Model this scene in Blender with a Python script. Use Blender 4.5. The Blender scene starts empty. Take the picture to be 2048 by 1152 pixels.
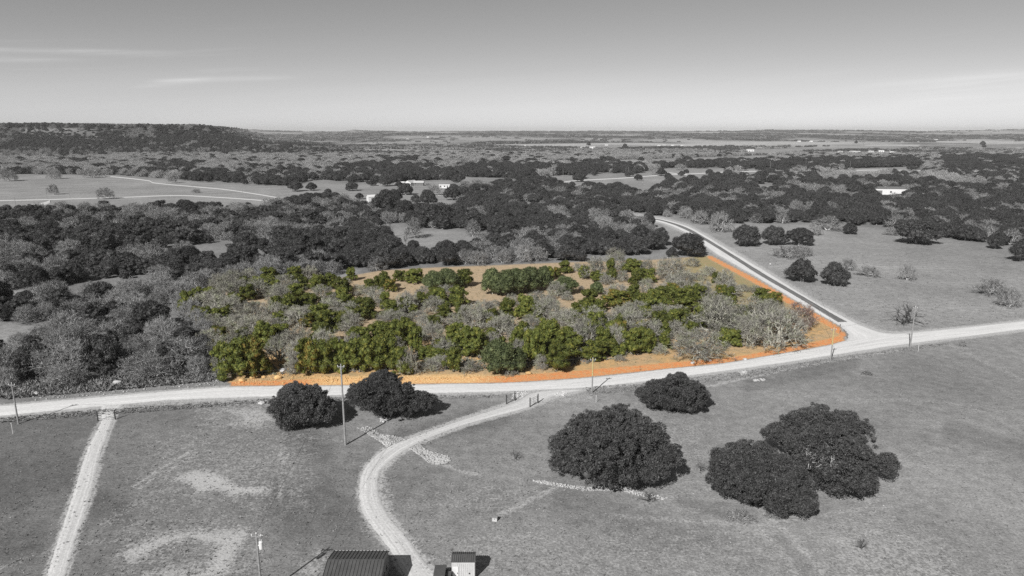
import bpy, math, random
import numpy as np
from mathutils import Vector, Matrix

# ------------------------------------------------------------------ camera, sky, sun
H, F, PITCH = 50.0, 1373.0, math.radians(12.9)
CP, SP = math.cos(PITCH), math.sin(PITCH)
SC = bpy.context.scene
cam_d = bpy.data.cameras.new('camera')
cam = bpy.data.objects.new('camera', cam_d)
SC.collection.objects.link(cam)
cam.location = (0, 0, H)
cam.rotation_euler = (math.radians(90) - PITCH, 0, 0)
cam_d.sensor_width = 36
cam_d.lens = F / 2048 * 36
cam_d.clip_end = 60000
cam_d.clip_start = 0.5
SC.camera = cam

SUN_AZ, SUN_EL = math.radians(29), math.radians(37)      # shadows fall towards +Y, 29 deg to +X
sun_d = bpy.data.lights.new('sun', 'SUN')
sun = bpy.data.objects.new('sun', sun_d)
SC.collection.objects.link(sun)
sun_d.energy = 4.6
sun_d.angle = math.radians(0.5)
sun_d.color = (1.0, 0.985, 0.965)
sd = Vector((math.sin(SUN_AZ) * math.cos(SUN_EL), math.cos(SUN_AZ) * math.cos(SUN_EL), -math.sin(SUN_EL)))
sun.rotation_euler = sd.to_track_quat('-Z', 'Y').to_euler()
sun.location = (-60, -100, 150)

W = bpy.data.worlds.new('World')
SC.world = W
W.use_nodes = True
wn, wl = W.node_tree.nodes, W.node_tree.links
wn.clear()
def node(nt, typ, **kw):
    n = nt.nodes.new(typ)
    for k, v in kw.items():
        setattr(n, k, v)
    return n
def math_n(nt, op, a, b=None, c=None, clamp=False):
    n = nt.nodes.new('ShaderNodeMath'); n.operation = op; n.use_clamp = clamp
    for i, v in enumerate((a, b, c)):
        if v is None: continue
        if isinstance(v, (int, float)): n.inputs[i].default_value = v
        else: nt.links.new(v, n.inputs[i])
    return n.outputs[0]
def mapr(nt, v, a, b, c=0.0, d=1.0, smooth=False):
    n = nt.nodes.new('ShaderNodeMapRange')
    n.interpolation_type = 'SMOOTHSTEP' if smooth else 'LINEAR'
    nt.links.new(v, n.inputs[0])
    for i, x in enumerate((a, b, c, d)): n.inputs[i + 1].default_value = x
    return n.outputs[0]
T = W.node_tree
sky = node(T, 'ShaderNodeTexSky', sky_type='NISHITA', sun_disc=False)
sky.sun_elevation = SUN_EL
sky.sun_rotation = math.radians(180) + SUN_AZ
sky.air_density = 1.0; sky.dust_density = 0.35; sky.ozone_density = 2.0
sepc = node(T, 'ShaderNodeSeparateColor'); wl.new(sky.outputs[0], sepc.inputs[0])
# the photograph is black and white through a red filter: mostly the red channel of the sky
g = math_n(T, 'MULTIPLY', sepc.outputs[0], 1.25)
g = math_n(T, 'SUBTRACT', g, math_n(T, 'MULTIPLY', sepc.outputs[2], 0.12))
g = math_n(T, 'MAXIMUM', g, 0.3)
g = math_n(T, 'MULTIPLY', math_n(T, 'POWER', math_n(T, 'MULTIPLY', g, .12), .80), 5.0)   # film response of the black and white print
tc = node(T, 'ShaderNodeTexCoord')
sx = node(T, 'ShaderNodeSeparateXYZ'); wl.new(tc.outputs['Generated'], sx.inputs[0])
az = math_n(T, 'ARCTAN2', sx.outputs[0], sx.outputs[1])
el = math_n(T, 'ARCSINE', sx.outputs[2])
cmb = node(T, 'ShaderNodeCombineXYZ')
wl.new(math_n(T, 'MULTIPLY', az, 3.0), cmb.inputs[0])
wl.new(math_n(T, 'ADD', math_n(T, 'MULTIPLY', el, 60.0), math_n(T, 'MULTIPLY', az, -4.5)), cmb.inputs[1])
nz = node(T, 'ShaderNodeTexNoise'); nz.inputs['Scale'].default_value = 1.3; nz.inputs['Detail'].default_value = 7; nz.inputs['Roughness'].default_value = .6
wl.new(cmb.outputs[0], nz.inputs['Vector'])
streak = mapr(T, nz.outputs[0], 0.55, 0.78, 0, 1, True)
band = math_n(T, 'MULTIPLY', mapr(T, el, 0.035, 0.075, 0, 1, True), mapr(T, el, 0.115, 0.15, 1, 0, True))
lft = mapr(T, az, -0.22, -0.42, 0, 1, True)
rgt = mapr(T, az, 0.25, 0.6, 0, 0.8, True)
side = math_n(T, 'ADD', math_n(T, 'MULTIPLY', math_n(T, 'ADD', lft, rgt), .9), .1)
cl = math_n(T, 'MULTIPLY', math_n(T, 'MULTIPLY', streak, band), side)
# soft broad veil low in the sky
nz2 = node(T, 'ShaderNodeTexNoise'); nz2.inputs['Scale'].default_value = .45; nz2.inputs['Detail'].default_value = 3
wl.new(cmb.outputs[0], nz2.inputs['Vector'])
veil = math_n(T, 'MULTIPLY', mapr(T, nz2.outputs[0], .35, .75, 0, 1, True), mapr(T, el, .02, .14, .22, 0, True))
cl = math_n(T, 'ADD', math_n(T, 'MULTIPLY', cl, .12), math_n(T, 'MULTIPLY', veil, .35))
def cirrus(e0, slope, a0, wdt, m0, m1, m2, m3, amp):
    d_ = math_n(T, 'SUBTRACT', math_n(T, 'SUBTRACT', el, e0), math_n(T, 'MULTIPLY', math_n(T, 'SUBTRACT', az, a0), slope))
    d_ = math_n(T, 'ADD', d_, mapr(T, nz2.outputs[0], .3, .7, -wdt * .8, wdt * .8))
    q_ = math_n(T, 'POWER', 2.718, math_n(T, 'MULTIPLY', math_n(T, 'POWER', math_n(T, 'DIVIDE', d_, wdt), 2), -1.0))
    q_ = math_n(T, 'MULTIPLY', q_, math_n(T, 'MULTIPLY', mapr(T, az, m0, m1, 0, 1, True), mapr(T, az, m2, m3, 1, 0, True)))
    return math_n(T, 'MULTIPLY', math_n(T, 'MULTIPLY', q_, mapr(T, nz.outputs[0], .38, .62, .35, 1, True)), amp)
for prm in ((.088, .035, -.62, .0035, -.80, -.68, -.55, -.40, .34), (.079, .03, -.60, .003, -.8, -.7, -.6, -.5, .2), (.063, .055, -.42, .0028, -.48, -.44, -.34, -.28, .36), (.058, .12, -.45, .003, -.50, -.46, -.42, -.38, .22), (.052, .02, .60, .014, .38, .6, 1.2, 1.5, .22)):
    cl = math_n(T, 'ADD', cl, cirrus(*prm))
g2 = math_n(T, 'ADD', g, math_n(T, 'MULTIPLY', cl, 3.2))
cc = node(T, 'ShaderNodeCombineColor')
for i in range(3): wl.new(g2, cc.inputs[i])
bg = node(T, 'ShaderNodeBackground'); bg.inputs['Strength'].default_value = 0.12
wl.new(cc.outputs[0], bg.inputs['Color'])
wo = node(T, 'ShaderNodeOutputWorld'); wl.new(bg.outputs[0], wo.inputs['Surface'])

SC.view_settings.view_transform = 'Standard'
SC.view_settings.look = 'None'
SC.view_settings.exposure = 0.2
SC.view_settings.gamma = 1.0
SC.view_settings.use_curve_mapping = False
SC.cycles.max_bounces = 5
SC.cycles.diffuse_bounces = 2
SC.cycles.glossy_bounces = 1
SC.cycles.transmission_bounces = 2
SC.cycles.volume_bounces = 0
SC.cycles.use_denoising = False

rng = np.random.default_rng(7)
random.seed(7)

# ------------------------------------------------------------------ geometry of the place
def G(px, py, z=0.0):
    """where the sight line through a point of the photograph meets the level z"""
    u, v = (px - 1024) / F, (py - 576) / F
    dn, fw = SP + CP * v, CP - SP * v
    t = (H - z) / dn
    return (u * t, fw * t, z)
def depth(py, z=0.0):
    return (H - z) / (SP + CP * (py - 576) / F)
def to_px(X, Y, Z=0.0):
    t = Y * CP + (H - Z) * SP
    v = (-Y * SP + (H - Z) * CP) / np.maximum(t, .1)
    # exact: camera axes
    return 1024 + F * X / np.maximum(t, .1), 576 + F * v
def smooth(a, b, x):
    t = np.clip((x - a) / (b - a), 0, 1)
    return t * t * (3 - 2 * t)
# cheap value noise on arrays
_perm = np.random.default_rng(3).random((256, 256))
def vnoise(x, y):
    xi, yi = np.floor(x).astype(int), np.floor(y).astype(int)
    fx, fy = x - xi, y - yi
    fx, fy = fx * fx * (3 - 2 * fx), fy * fy * (3 - 2 * fy)
    g_ = lambda a, b: _perm[a % 256, b % 256]
    return (g_(xi, yi) * (1 - fx) + g_(xi + 1, yi) * fx) * (1 - fy) + (g_(xi, yi + 1) * (1 - fx) + g_(xi + 1, yi + 1) * fx) * fy
def fbm(x, y, o=4):
    s, a, n = 0, .5, 0
    for i in range(o):
        s = s + a * vnoise(x * 2 ** i + 17 * i, y * 2 ** i + 5 * i); n += a; a *= .5
    return s / n
def poly_sd(px, py, poly):
    """signed distance (positive inside) of points to a polygon"""
    px, py = np.asarray(px, float), np.asarray(py, float)
    d = np.full(px.shape, 1e18); ins = np.zeros(px.shape, bool)
    n = len(poly)
    for i in range(n):
        (x0, y0), (x1, y1) = poly[i], poly[(i + 1) % n]
        ex, ey = x1 - x0, y1 - y0
        t = np.clip(((px - x0) * ex + (py - y0) * ey) / (ex * ex + ey * ey + 1e-9), 0, 1)
        d = np.minimum(d, (px - x0 - t * ex) ** 2 + (py - y0 - t * ey) ** 2)
        if y0 != y1:
            c = ((y0 > py) != (y1 > py)) & (px < (x1 - x0) * (py - y0) / (y1 - y0) + x0)
            ins ^= c
    d = np.sqrt(d)
    return np.where(ins, d, -d)
def line_d(px, py, pts):
    px, py = np.asarray(px, float), np.asarray(py, float)
    d = np.full(px.shape, 1e18)
    for (x0, y0), (x1, y1) in zip(pts[:-1], pts[1:]):
        ex, ey = x1 - x0, y1 - y0
        t = np.clip(((px - x0) * ex + (py - y0) * ey) / (ex * ex + ey * ey + 1e-9), 0, 1)
        d = np.minimum(d, (px - x0 - t * ex) ** 2 + (py - y0 - t * ey) ** 2)
    return np.sqrt(d)
def terr(X, Y):
    """terrain height"""
    X, Y = np.asarray(X, float), np.asarray(Y, float)
    R = np.hypot(X, Y)
    w = 30 * (fbm(X / 180 + 9, Y / 180, 3) - .5)
    # flat topped hill on the left
    d = np.minimum((Y - 1421) + 40 * (fbm(X / 260 + 3, Y * 0 + 1, 3) - .5) * 2, (-.305 * Y - X) * .95 + w)
    back = np.minimum(d, 2500 - Y)
    k = np.clip(back / 225, 0, 1)
    prof = np.where(k < .8, k * .86 * (1 - .25 * (1 - k)), 0)
    prof = np.where(k >= .8, .655 + smooth(.8, .93, k) * .3 + smooth(.93, 1, k) * .045, prof)
    mesa = 58 * prof + 1.6 * smooth(.9, 1, k) * (fbm(X / 90, Y / 90, 3) - .5) * 2 + smooth(0.05, .4, k) * (fbm(X / 45, Y / 60, 3) - .5) * 7 * (1 - smooth(.8, .95, k))
    mesa = mesa + smooth(-700, -1250, X) * smooth(.5, 1, k) * 4
    dX = -.305 * Y - X
    mesa = np.maximum(mesa, 15 * smooth(-190, 40, dX) * smooth(-10, 90, Y - 1440) * smooth(2500, 2300, Y))
    # far rolling country
    far = smooth(3300, 7600, R) * 33 + smooth(2600, 4200, R) * (fbm(X / 900 + 31, Y / 700 + 4, 4) - .5) * 30
    ang = X / np.maximum(Y, 1)
    rdg = np.interp(ang, [-.75, -.43, -.40, -.33, -.30, -.24, -.225, -.21, -.15, -.05, 0, .1, .24, .31, .37, .44, .55, .66, .72, .8],
                    [20, 22, 20, 6, 4, 3, 15, 5, 2, 4, 2, 6, 4, 8, 14, 9, 3, 8, 14, 10])
    far = far + smooth(7200, 8600, R) * (3 + rdg * 1.7 + 4 * (fbm(X / 400, Y / 900 + 2, 3) - .5))
    far = np.where(R > 9200, far * (1 - smooth(9200, 12000, R) * .7), far)
    hill2 = 58 * np.exp(-((X + 1640) / 190) ** 4) * np.exp(-((Y - 3900) / 350) ** 2)
    out = np.maximum(mesa, 0) + far + hill2
    return out

def new_mesh(name, verts, faces, mats=(), smooth_=False, mat_idx=None):
    me = bpy.data.meshes.new(name)
    verts = np.asarray(verts, np.float32)
    if isinstance(faces, np.ndarray):
        n, k = faces.shape
        me.vertices.add(len(verts)); me.vertices.foreach_set('co', verts.ravel())
        me.loops.add(n * k); me.loops.foreach_set('vertex_index', faces.astype(np.int32).ravel())
        me.polygons.add(n); me.polygons.foreach_set('loop_start', np.arange(0, n * k, k, dtype=np.int32))
        me.update(calc_edges=True)
    else:
        me.from_pydata([tuple(map(float, v)) for v in verts], [], faces); me.update()
    for m in mats: me.materials.append(m)
    if mat_idx is not None: me.polygons.foreach_set('material_index', np.asarray(mat_idx, np.int32))
    if smooth_: me.polygons.foreach_set('use_smooth', np.ones(len(me.polygons), bool))
    return me
COL = SC.collection
def obj(name, data, parent=None, **tags):
    o = bpy.data.objects.new(name, data); COL.objects.link(o)
    if parent is not None: o.parent = parent
    for k, v in tags.items(): o[k] = v
    return o
def thing(name, label, cat, loc=(0, 0, 0), rz=0, group=None):
    o = bpy.data.objects.new(name, None); COL.objects.link(o)
    o.location = loc; o.rotation_euler = (0, 0, rz)
    o['label'] = label; o['category'] = cat
    if group: o['group'] = group
    o.empty_display_size = .3
    return o
class MB:
    """collects simple solids into one mesh"""
    def __init__(s): s.v, s.f, s.m = [], [], []
    def add(s, v, f, mi=0):
        b = len(s.v); s.v += [tuple(x) for x in v]; s.f += [tuple(i + b for i in q) for q in f]; s.m += [mi] * len(f); return s
    def box(s, x0, y0, z0, x1, y1, z1, mi=0, rz=0):
        v = [(x, y, z) for z in (z0, z1) for x, y in ((x0, y0), (x1, y0), (x1, y1), (x0, y1))]
        if rz:
            c, q = math.cos(rz), math.sin(rz); v = [(x * c - y * q, x * q + y * c, z) for x, y, z in v]
        return s.add(v, [(0, 3, 2, 1), (4, 5, 6, 7), (0, 1, 5, 4), (1, 2, 6, 5), (2, 3, 7, 6), (3, 0, 4, 7)], mi)
    def tube(s, a, b, r0, r1=None, n=6, mi=0, caps=True):
        r1 = r0 if r1 is None else r1
        a, b = Vector(a), Vector(b); d = (b - a).normalized()
        x = d.orthogonal().normalized(); y = d.cross(x)
        v = [a + (x * math.cos(i * 2 * math.pi / n) + y * math.sin(i * 2 * math.pi / n)) * r0 for i in range(n)]
        v += [b + (x * math.cos(i * 2 * math.pi / n) + y * math.sin(i * 2 * math.pi / n)) * r1 for i in range(n)]
        f = [(i, (i + 1) % n, (i + 1) % n + n, i + n) for i in range(n)]
        if caps: f += [tuple(range(n - 1, -1, -1)), tuple(range(n, 2 * n))]
        return s.add(v, f, mi)
    def prism(s, prof, x0, x1, mi=0):
        """closed profile of (y, z) swept along x"""
        n = len(prof)
        v = [(x0, y, z) for y, z in prof] + [(x1, y, z) for y, z in prof]
        f = [(i, i + n, (i + 1) % n + n, (i + 1) % n) for i in range(n)] + [tuple(range(n)), tuple(range(2 * n - 1, n - 1, -1))]
        return s.add(v, f, mi)
    def build(s, name, mats, parent=None, **tags):
        me = new_mesh(name, s.v, s.f, mats if isinstance(mats, (list, tuple)) else [mats], mat_idx=s.m)
        return obj(name, me, parent, **tags)

# ------------------------------------------------------------------ materials
def mat(name, col, rough=.85, spec=.2, var=0.0, nscale=3.0, metal=0.0, ndetail=4, bump=0.0, objrand=0.0, tint=None, transl=0.0):
    m = bpy.data.materials.new(name); m.use_nodes = True
    nt = m.node_tree; p = nt.nodes['Principled BSDF']
    p.inputs['Roughness'].default_value = rough; p.inputs['Metallic'].default_value = metal
    p.inputs['Specular IOR Level'].default_value = spec
    if isinstance(col, (int, float)): col = (col, col, col)
    rgb = node(nt, 'ShaderNodeRGB'); rgb.outputs[0].default_value = (*col, 1)
    out = rgb.outputs[0]
    geo = node(nt, 'ShaderNodeNewGeometry')
    nzz = node(nt, 'ShaderNodeTexNoise'); nzz.inputs['Scale'].default_value = nscale; nzz.inputs['Detail'].default_value = ndetail
    tcx = node(nt, 'ShaderNodeTexCoord'); nt.links.new(tcx.outputs['Object'] if objrand == 0 else geo.outputs['Position'], nzz.inputs['Vector'])
    if tint is not None:
        mx = node(nt, 'ShaderNodeMix', data_type='RGBA'); nt.links.new(mapr(nt, nzz.outputs[0], .45, .7, 0, 1, True), mx.inputs[0])
        nt.links.new(out, mx.inputs[6]); mx.inputs[7].default_value = (*tint, 1); out = mx.outputs[2]
    fac = None
    if var: fac = mapr(nt, nzz.outputs[0], .3, .7, 1 - var, 1 + var)
    if objrand:
        oi = node(nt, 'ShaderNodeObjectInfo'); r = mapr(nt, oi.outputs['Random'], 0, 1, 1 - objrand, 1 + objrand)
        fac = r if fac is None else math_n(nt, 'MULTIPLY', fac, r)
    if fac is not None:
        vm = node(nt, 'ShaderNodeVectorMath', operation='SCALE'); nt.links.new(out, vm.inputs[0]); nt.links.new(fac, vm.inputs['Scale']); out = vm.outputs[0]
    nt.links.new(out, p.inputs['Base Color'])
    if bump:
        bp = node(nt, 'ShaderNodeBump'); bp.inputs['Strength'].default_value = bump; nt.links.new(nzz.outputs[0], bp.inputs['Height']); nt.links.new(bp.outputs[0], p.inputs['Normal'])
    return m
M = {}
M['leaf_grey'] = mat('dark_foliage', .062, .6, .25, .35, 1.2, objrand=.25)
M['leaf_grey_oak'] = mat('oak_foliage', .06, .6, .25, .35, .9, objrand=.2)
M['leaf_grey_light'] = mat('pale_foliage', .085, .6, .25, .35, 1.2, objrand=.25)
M['leaf_fg'] = mat('live_oak_foliage', .075, .6, .25, .45, 1.3, objrand=.12)
M['leaf_green'] = mat('juniper_foliage', (.086, .104, .024), .6, .2, .4, 1.4, objrand=.3, tint=(.132, .13, .028))
M['leaf_rust'] = mat('rusty_juniper_foliage', (.105, .12, .026), .6, .2, .35, .9, objrand=.2, tint=(.18, .12, .03))
M['leaf_oakgreen'] = mat('green_oak_foliage', (.082, .102, .044), .6, .2, .35, .9, objrand=.2, tint=(.12, .135, .06))
M['bark_grey'] = mat('grey_bark', .44, .9, .1, .3, 6)
M['bark_dark'] = mat('dark_bark', .09, .9, .1, .3, 6)
M['twig_grey'] = mat('grey_twigs', .20, .9, .1, .35, 1.5, objrand=.28)
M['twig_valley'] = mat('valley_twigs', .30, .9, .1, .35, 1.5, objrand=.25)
M['bark_lot'] = mat('lichen_bark', (.44, .43, .37), .9, .1, .3, 6)
M['twig_lot'] = mat('lichen_twigs', (.235, .225, .205), .9, .1, .4, .5, objrand=.28, tint=(.215, .23, .15))
M['twig_red'] = mat('reddish_twigs', (.20, .145, .13), .9, .1, .3, 1.5, objrand=.1)
M['pole'] = mat('weathered_pole', .26, .8, .2, .25, 4)
M['pole_tan'] = mat('tan_pole', (.45, .38, .18), .8, .2, .2, 4)
M['metal'] = mat('grey_metal', .35, .4, .5, .1, 3, .6)
M['metal_dark'] = mat('dark_metal', .05, .5, .4, .1, 3)
M['white'] = mat('white_paint', .66, .5, .4, .06, 2)
M['roof_dark'] = mat('dark_steel_roof', .095, .5, .35, .15, 1.3, .1)
M['wall_pale'] = mat('pale_siding', .5, .5, .4, .08, 1.5)
M['wall_dark'] = mat('grey_siding', .16, .6, .3, .1, 1.5)
M['glass'] = mat('dark_glass', .02, .1, .6)
M['paint_dark'] = mat('dark_car_paint', .09, .35, .5, .1, 2)
M['tyre'] = mat('tyre_rubber', .02, .9, .1)
M['stone'] = mat('pale_limestone', .46, .9, .1, .3, 2.5, objrand=.15)
M['stone_dull'] = mat('weathered_stone', .38, .9, .1, .3, .4)
M['stone_lot'] = mat('ochre_limestone', (.55, .36, .17), .9, .1, .3, 1.5, objrand=.2)
M['tuft'] = mat('dry_grass_tufts', .10, .95, .05, .3, 1, objrand=.3)
M['rim'] = mat('limestone_rim', .38, .95, .1, .3, .05)

# ---- the lie of the roads, in points of the photograph
MAIN_U = [(-260, 838), (0, 811), (171, 796), (308, 784), (461, 773), (700, 770), (817, 768), (1022, 765), (1158, 756), (1260, 746), (1348, 736), (1450, 725.6), (1553, 708.5), (1656, 690), (1690, 681), (1760, 668.5), (1826, 664), (1950, 652), (2048, 641), (2300, 612)]
MAIN_L = [(-260, 862), (0, 833), (205, 813), (342, 801), (533, 794), (700, 790), (851, 787), (988, 784), (1141, 778), (1261, 767), (1348, 755), (1485, 738), (1621, 718), (1680, 709), (1724, 702), (1826, 687), (1930, 674), (2048, 659), (2300, 630)]
SIDE_L = [(1236, 431), (1284, 437), (1325, 446), (1366, 463), (1403, 487), (1430, 507), (1510, 553), (1587, 599), (1640, 630), (1676, 651), (1692, 668), (1688, 683)]
SIDE_R = [(1236, 427), (1276, 431), (1325, 438), (1373, 451), (1412, 471), (1478, 500), (1519, 534), (1621, 597), (1697, 638), (1734, 655), (1772, 666), (1850, 668)]
SIDE_R[5] = (1456, 497)
ASPH_L = [(1240, 430), (1284, 435.5), (1325, 443), (1368, 459), (1406, 480), (1445, 504), (1520, 552), (1600, 599), (1650, 630), (1674, 645)]
ASPH_R = [(1240, 428.5), (1280, 432.5), (1325, 440), (1371, 454), (1412, 476), (1455, 502), (1533, 550), (1624, 603), (1672, 631), (1697, 644)]
LANE_L = [(200, 812), (200, 826), (202, 841), (174, 896), (150, 971), (116, 1074), (90, 1152), (55, 1260)]
LANE_R = [(250, 808), (234, 822), (226, 843), (203, 906), (186, 985), (156, 1074), (133, 1152), (106, 1260)]
DRV_L = [(1110, 780), (1062, 786), (1030, 804), (907, 845), (826, 874), (771, 896), (729, 935), (716, 980), (723, 1022), (749, 1064), (781, 1103), (806, 1152), (825, 1230)]
DRV_R = [(1166, 780), (1110, 792), (1059, 814), (955, 842), (891, 863), (833, 888), (800, 907), (763, 942), (758, 980), (775, 1025), (807, 1064), (839, 1106), (858, 1131), (890, 1150), (960, 1215)]
LOT = [(461, 772), (452, 745), (425, 700), (385, 650), (352, 612), (372, 580), (430, 566), (560, 559), (680, 556), (760, 541), (870, 535), (980, 531), (1180, 523), (1300, 520), (1422, 511), (1510, 556), (1587, 601), (1640, 631), (1676, 652), (1691, 668), (1688, 682), (1656, 690), (1553, 708.5), (1450, 725.6), (1348, 736), (1158, 756), (1022, 765), (817, 768), (700, 770)]

# open grassland among the woods
CLEAR = [
    [(-300, 346), (230, 350), (330, 358), (440, 366), (560, 372), (590, 392), (575, 412), (520, 420), (430, 422), (330, 424), (240, 424), (140, 424), (0, 430), (-300, 436)],
    [(545, 378), (640, 358), (700, 368), (780, 366), (840, 361), (905, 360), (930, 378), (925, 388), (920, 424), (870, 428), (800, 420), (765, 424), (720, 420), (700, 404), (640, 402), (590, 408)],
    [(758, 448), (809, 446), (837, 459), (907, 459), (960, 463), (1015, 482), (960, 503), (925, 503), (876, 510), (846, 514), (817, 516), (790, 504), (768, 478)],
    [(1030, 404), (1085, 407), (1075, 420), (1040, 421)],
    [(1245, 436), (1290, 437), (1350, 432), (1405, 450), (1498, 446), (1587, 447), (1690, 449), (1792, 461), (1878, 475), (1980, 490), (2300, 495), (2300, 640), (2048, 650), (1800, 668), (1680, 655), (1560, 600), (1460, 540), (1400, 520), (1322, 515), (1300, 470)],
    [(1403, 377), (1440, 382), (1470, 396), (1455, 402), (1405, 390)],
    [(1508, 368), (1580, 372), (1572, 392), (1512, 390)],
    [(1100, 362), (1250, 352), (1300, 342), (1330, 336), (1560, 338), (1560, 354), (1400, 366), (1330, 374), (1300, 394), (1268, 392), (1240, 378), (1120, 382)],
    [(1640, 338), (1850, 333), (1850, 354), (1720, 356)],
    [(1745, 380), (1835, 380), (1805, 400), (1755, 404)],
    [(1000, 360), (1100, 352), (1250, 346), (1260, 352), (1110, 364), (1010, 372)],
    [(900, 352), (1030, 358), (1020, 372), (940, 374), (900, 366)],
    [(820, 334), (860, 328), (1020, 322), (1030, 330), (870, 336)],
    [(1230, 320), (1540, 310), (1545, 322), (1240, 334)],
    [(-300, 640), (20, 645), (70, 652), (180, 650), (245, 640), (238, 652), (170, 664), (90, 678), (30, 684), (-300, 690)],
    [(15, 572), (60, 580), (100, 590), (165, 586), (160, 598), (60, 604), (20, 592)],
    [(1300, 305), (1800, 302), (1810, 308), (1300, 311)],
    [(388, 512), (398, 502), (412, 506), (420, 530), (408, 545)],
    [(666, 552), (690, 537), (724, 535), (716, 550), (684, 556)],
    [(1145, 523), (1195, 510), (1250, 512), (1322, 503), (1330, 522), (1180, 530)],
    [(1480, 300), (1840, 285), (2300, 283), (2300, 292), (1840, 296), (1500, 306)],
    [(0, 306), (110, 303), (230, 310), (215, 317), (0, 316)],
    [(500, 300), (590, 297), (980, 301), (975, 305), (600, 302), (510, 305)],
    [(980, 288), (1480, 283), (1480, 292), (1230, 297), (990, 292)],
]
# the ground south of the main road is all pasture
FRONT = [(-400, 850)] + MAIN_U[1:] + [(2600, 590), (4200, 420), (6000, 3000), (-6000, 3000), (-2400, 1100)]
BANK = [(-300, 800), (0, 770), (100, 768), (200, 765), (330, 752), (440, 742), (465, 775), (308, 787), (0, 812), (-300, 838)]

# ------------------------------------------------------------------ ground sheet
def build_ground():
    pys = np.concatenate([np.linspace(1500, 1190, 26), np.linspace(1186, 560, 300), np.linspace(558, 300, 170), np.linspace(299, 279, 40)])
    v = (pys - 576) / F
    Ys = H * (CP - SP * v) / (SP + CP * v)
    Ys = np.concatenate([[-250, -80, 0, 25], Ys, np.geomspace(Ys[-1] * 1.012, 14000, 130)])
    us = np.concatenate([np.linspace(-2.2, -.92, 30)[:-1], np.linspace(-.92, .92, 520), np.linspace(.92, 2.2, 30)[1:]])
    YY, UU = np.meshgrid(Ys, us, indexing='ij')
    XX = UU * (np.maximum(YY, 0) + 60)
    ZZ = terr(XX, YY)
    nr, nc = YY.shape
    idx = np.arange(nr * nc).reshape(nr, nc)
    faces = np.stack([idx[:-1, :-1], idx[:-1, 1:], idx[1:, 1:], idx[1:, :-1]], -1).reshape(-1, 4)
    verts = np.stack([XX, YY, ZZ], -1).reshape(-1, 3)
    me = new_mesh('ground', verts, faces, smooth_=True)
    X, Y = XX.ravel(), YY.ravel()
    px, py = to_px(X, Y, 0)
    bad = Y < 20
    px = np.where(bad, 1024, px); py = np.where(bad, 3000, py)
    R = np.hypot(X, Y)
    # tone of the ground itself (albedo)
    tone = np.full(X.shape, .20)                         # litter under the trees
    for c in CLEAR: tone = np.maximum(tone,   .20 + .07 * smooth(-4, 5, poly_sd(px, py, c) * (1 + 0 * px)))
    fr = smooth(-3, 3, poly_sd(px, py, FRONT)) * (~bad) + bad
    tone = tone * (1 - fr) + np.interp(px, [0, 500, 800, 1300, 2048], [.18, .20, .245, .26, .27]) * fr
    bk = smooth(-6, 6, poly_sd(px, py, BANK)); tone = tone * (1 - bk) + .24 * bk
    # pasture left of the side road is duller than the near one
    # far country: fields and woods in long bands
    fz = fbm(X / 420 + 50, Y / 950 + 7, 4)
    farm = .10 + .16 * smooth(.52, .62, fz) + .08 * smooth(.66, .72, fz)
    k = smooth(1900, 2700, R)
    tone = tone * (1 - k) + farm * k
    for c, tv in (([(560, 296), (590, 298), (980, 300.5), (985, 303.5), (600, 301.2)], .55), ([(980, 289), (1500, 283), (2300, 281), (2300, 289), (1840, 293), (1480, 291), (1230, 295.5), (1100, 294)], .40),
                  ([(1560, 283), (1840, 281), (2300, 281), (2300, 285), (1850, 286)], .40), ([(800, 276), (900, 275), (1250, 279), (1250, 283), (900, 279)], .3),
                  ([(500, 303), (600, 304), (600, 306), (500, 305.5)], .45), ([(1840, 290), (2300, 287), (2300, 291), (1840, 294)], .22)):
        s = smooth(-.8, .6, poly_sd(px, py, c)) * smooth(.22, .42, fbm(X / 350 + 3, Y / 200 + 9, 3)); tone = tone * (1 - s) + tv * s
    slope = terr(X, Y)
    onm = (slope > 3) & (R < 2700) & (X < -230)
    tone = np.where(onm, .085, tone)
    rim = onm & (slope > 45) & (slope < 55)
    tone = np.where(rim, .20, tone)
    lsd = poly_sd(px, py, LOT); lw = np.interp(px, [440, 480], [1, 0]) * (py < 760)
    lot = smooth(-1.5, 1.5, lsd) * (1 - lw) + smooth(-4, 34, lsd) * lw
    # bare orange verge beside the roads
    vd = line_d(px, py, [p for p in MAIN_U if 461 <= p[0] <= 1690])
    wdt = np.interp(px, [450, 530, 640, 1000, 1110, 1200, 1340, 1480, 1600, 1690], [14, 16, 20, 20, 22, 22, 18, 13, 15, 20])
    orange = lot * (1 - smooth(wdt * .45, wdt * .85, vd))
    sdv = line_d(px, py, [(1425, 509), (1510, 555), (1587, 601), (1640, 631), (1676, 652), (1691, 668)])
    orange = np.maximum(orange, lot * (1 - smooth(7, 14, sdv)))
    gold = lot * np.maximum(smooth(1540, 1620, px), smooth(665, 700, py)) * (.55 + .45 * smooth(.35, .6, fbm(X / 7, Y / 7, 3)))
    gold = np.maximum(gold, .8 * lot * (1 - smooth(12, 24, vd)))
    orange = np.maximum(orange, lot * .2 * (1 - smooth(0, 9, np.abs(py - (540 - (px - 800) * .03)))) * smooth(790, 850, px) * (1 - smooth(1000, 1100, px)))
    yellow = lot * (1 - smooth(0, 1, (vd - 15) / 5)) * smooth(590, 660, px) * (1 - smooth(930, 1020, px))  # paints the cut bank's sunlit face on flat ground, fading towards its shaded left end
    green = lot * smooth(1330, 1400, px) * (1 - smooth(590, 640, py)) * (1 - smooth(0, 1, orange))
    pale = np.zeros(X.shape)
    def patch(poly, a, s=6):
        nonlocal pale
        pale = np.maximum(pale, a * smooth(-s * 1.8, s * 1.6, poly_sd(px, py, poly)))
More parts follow.
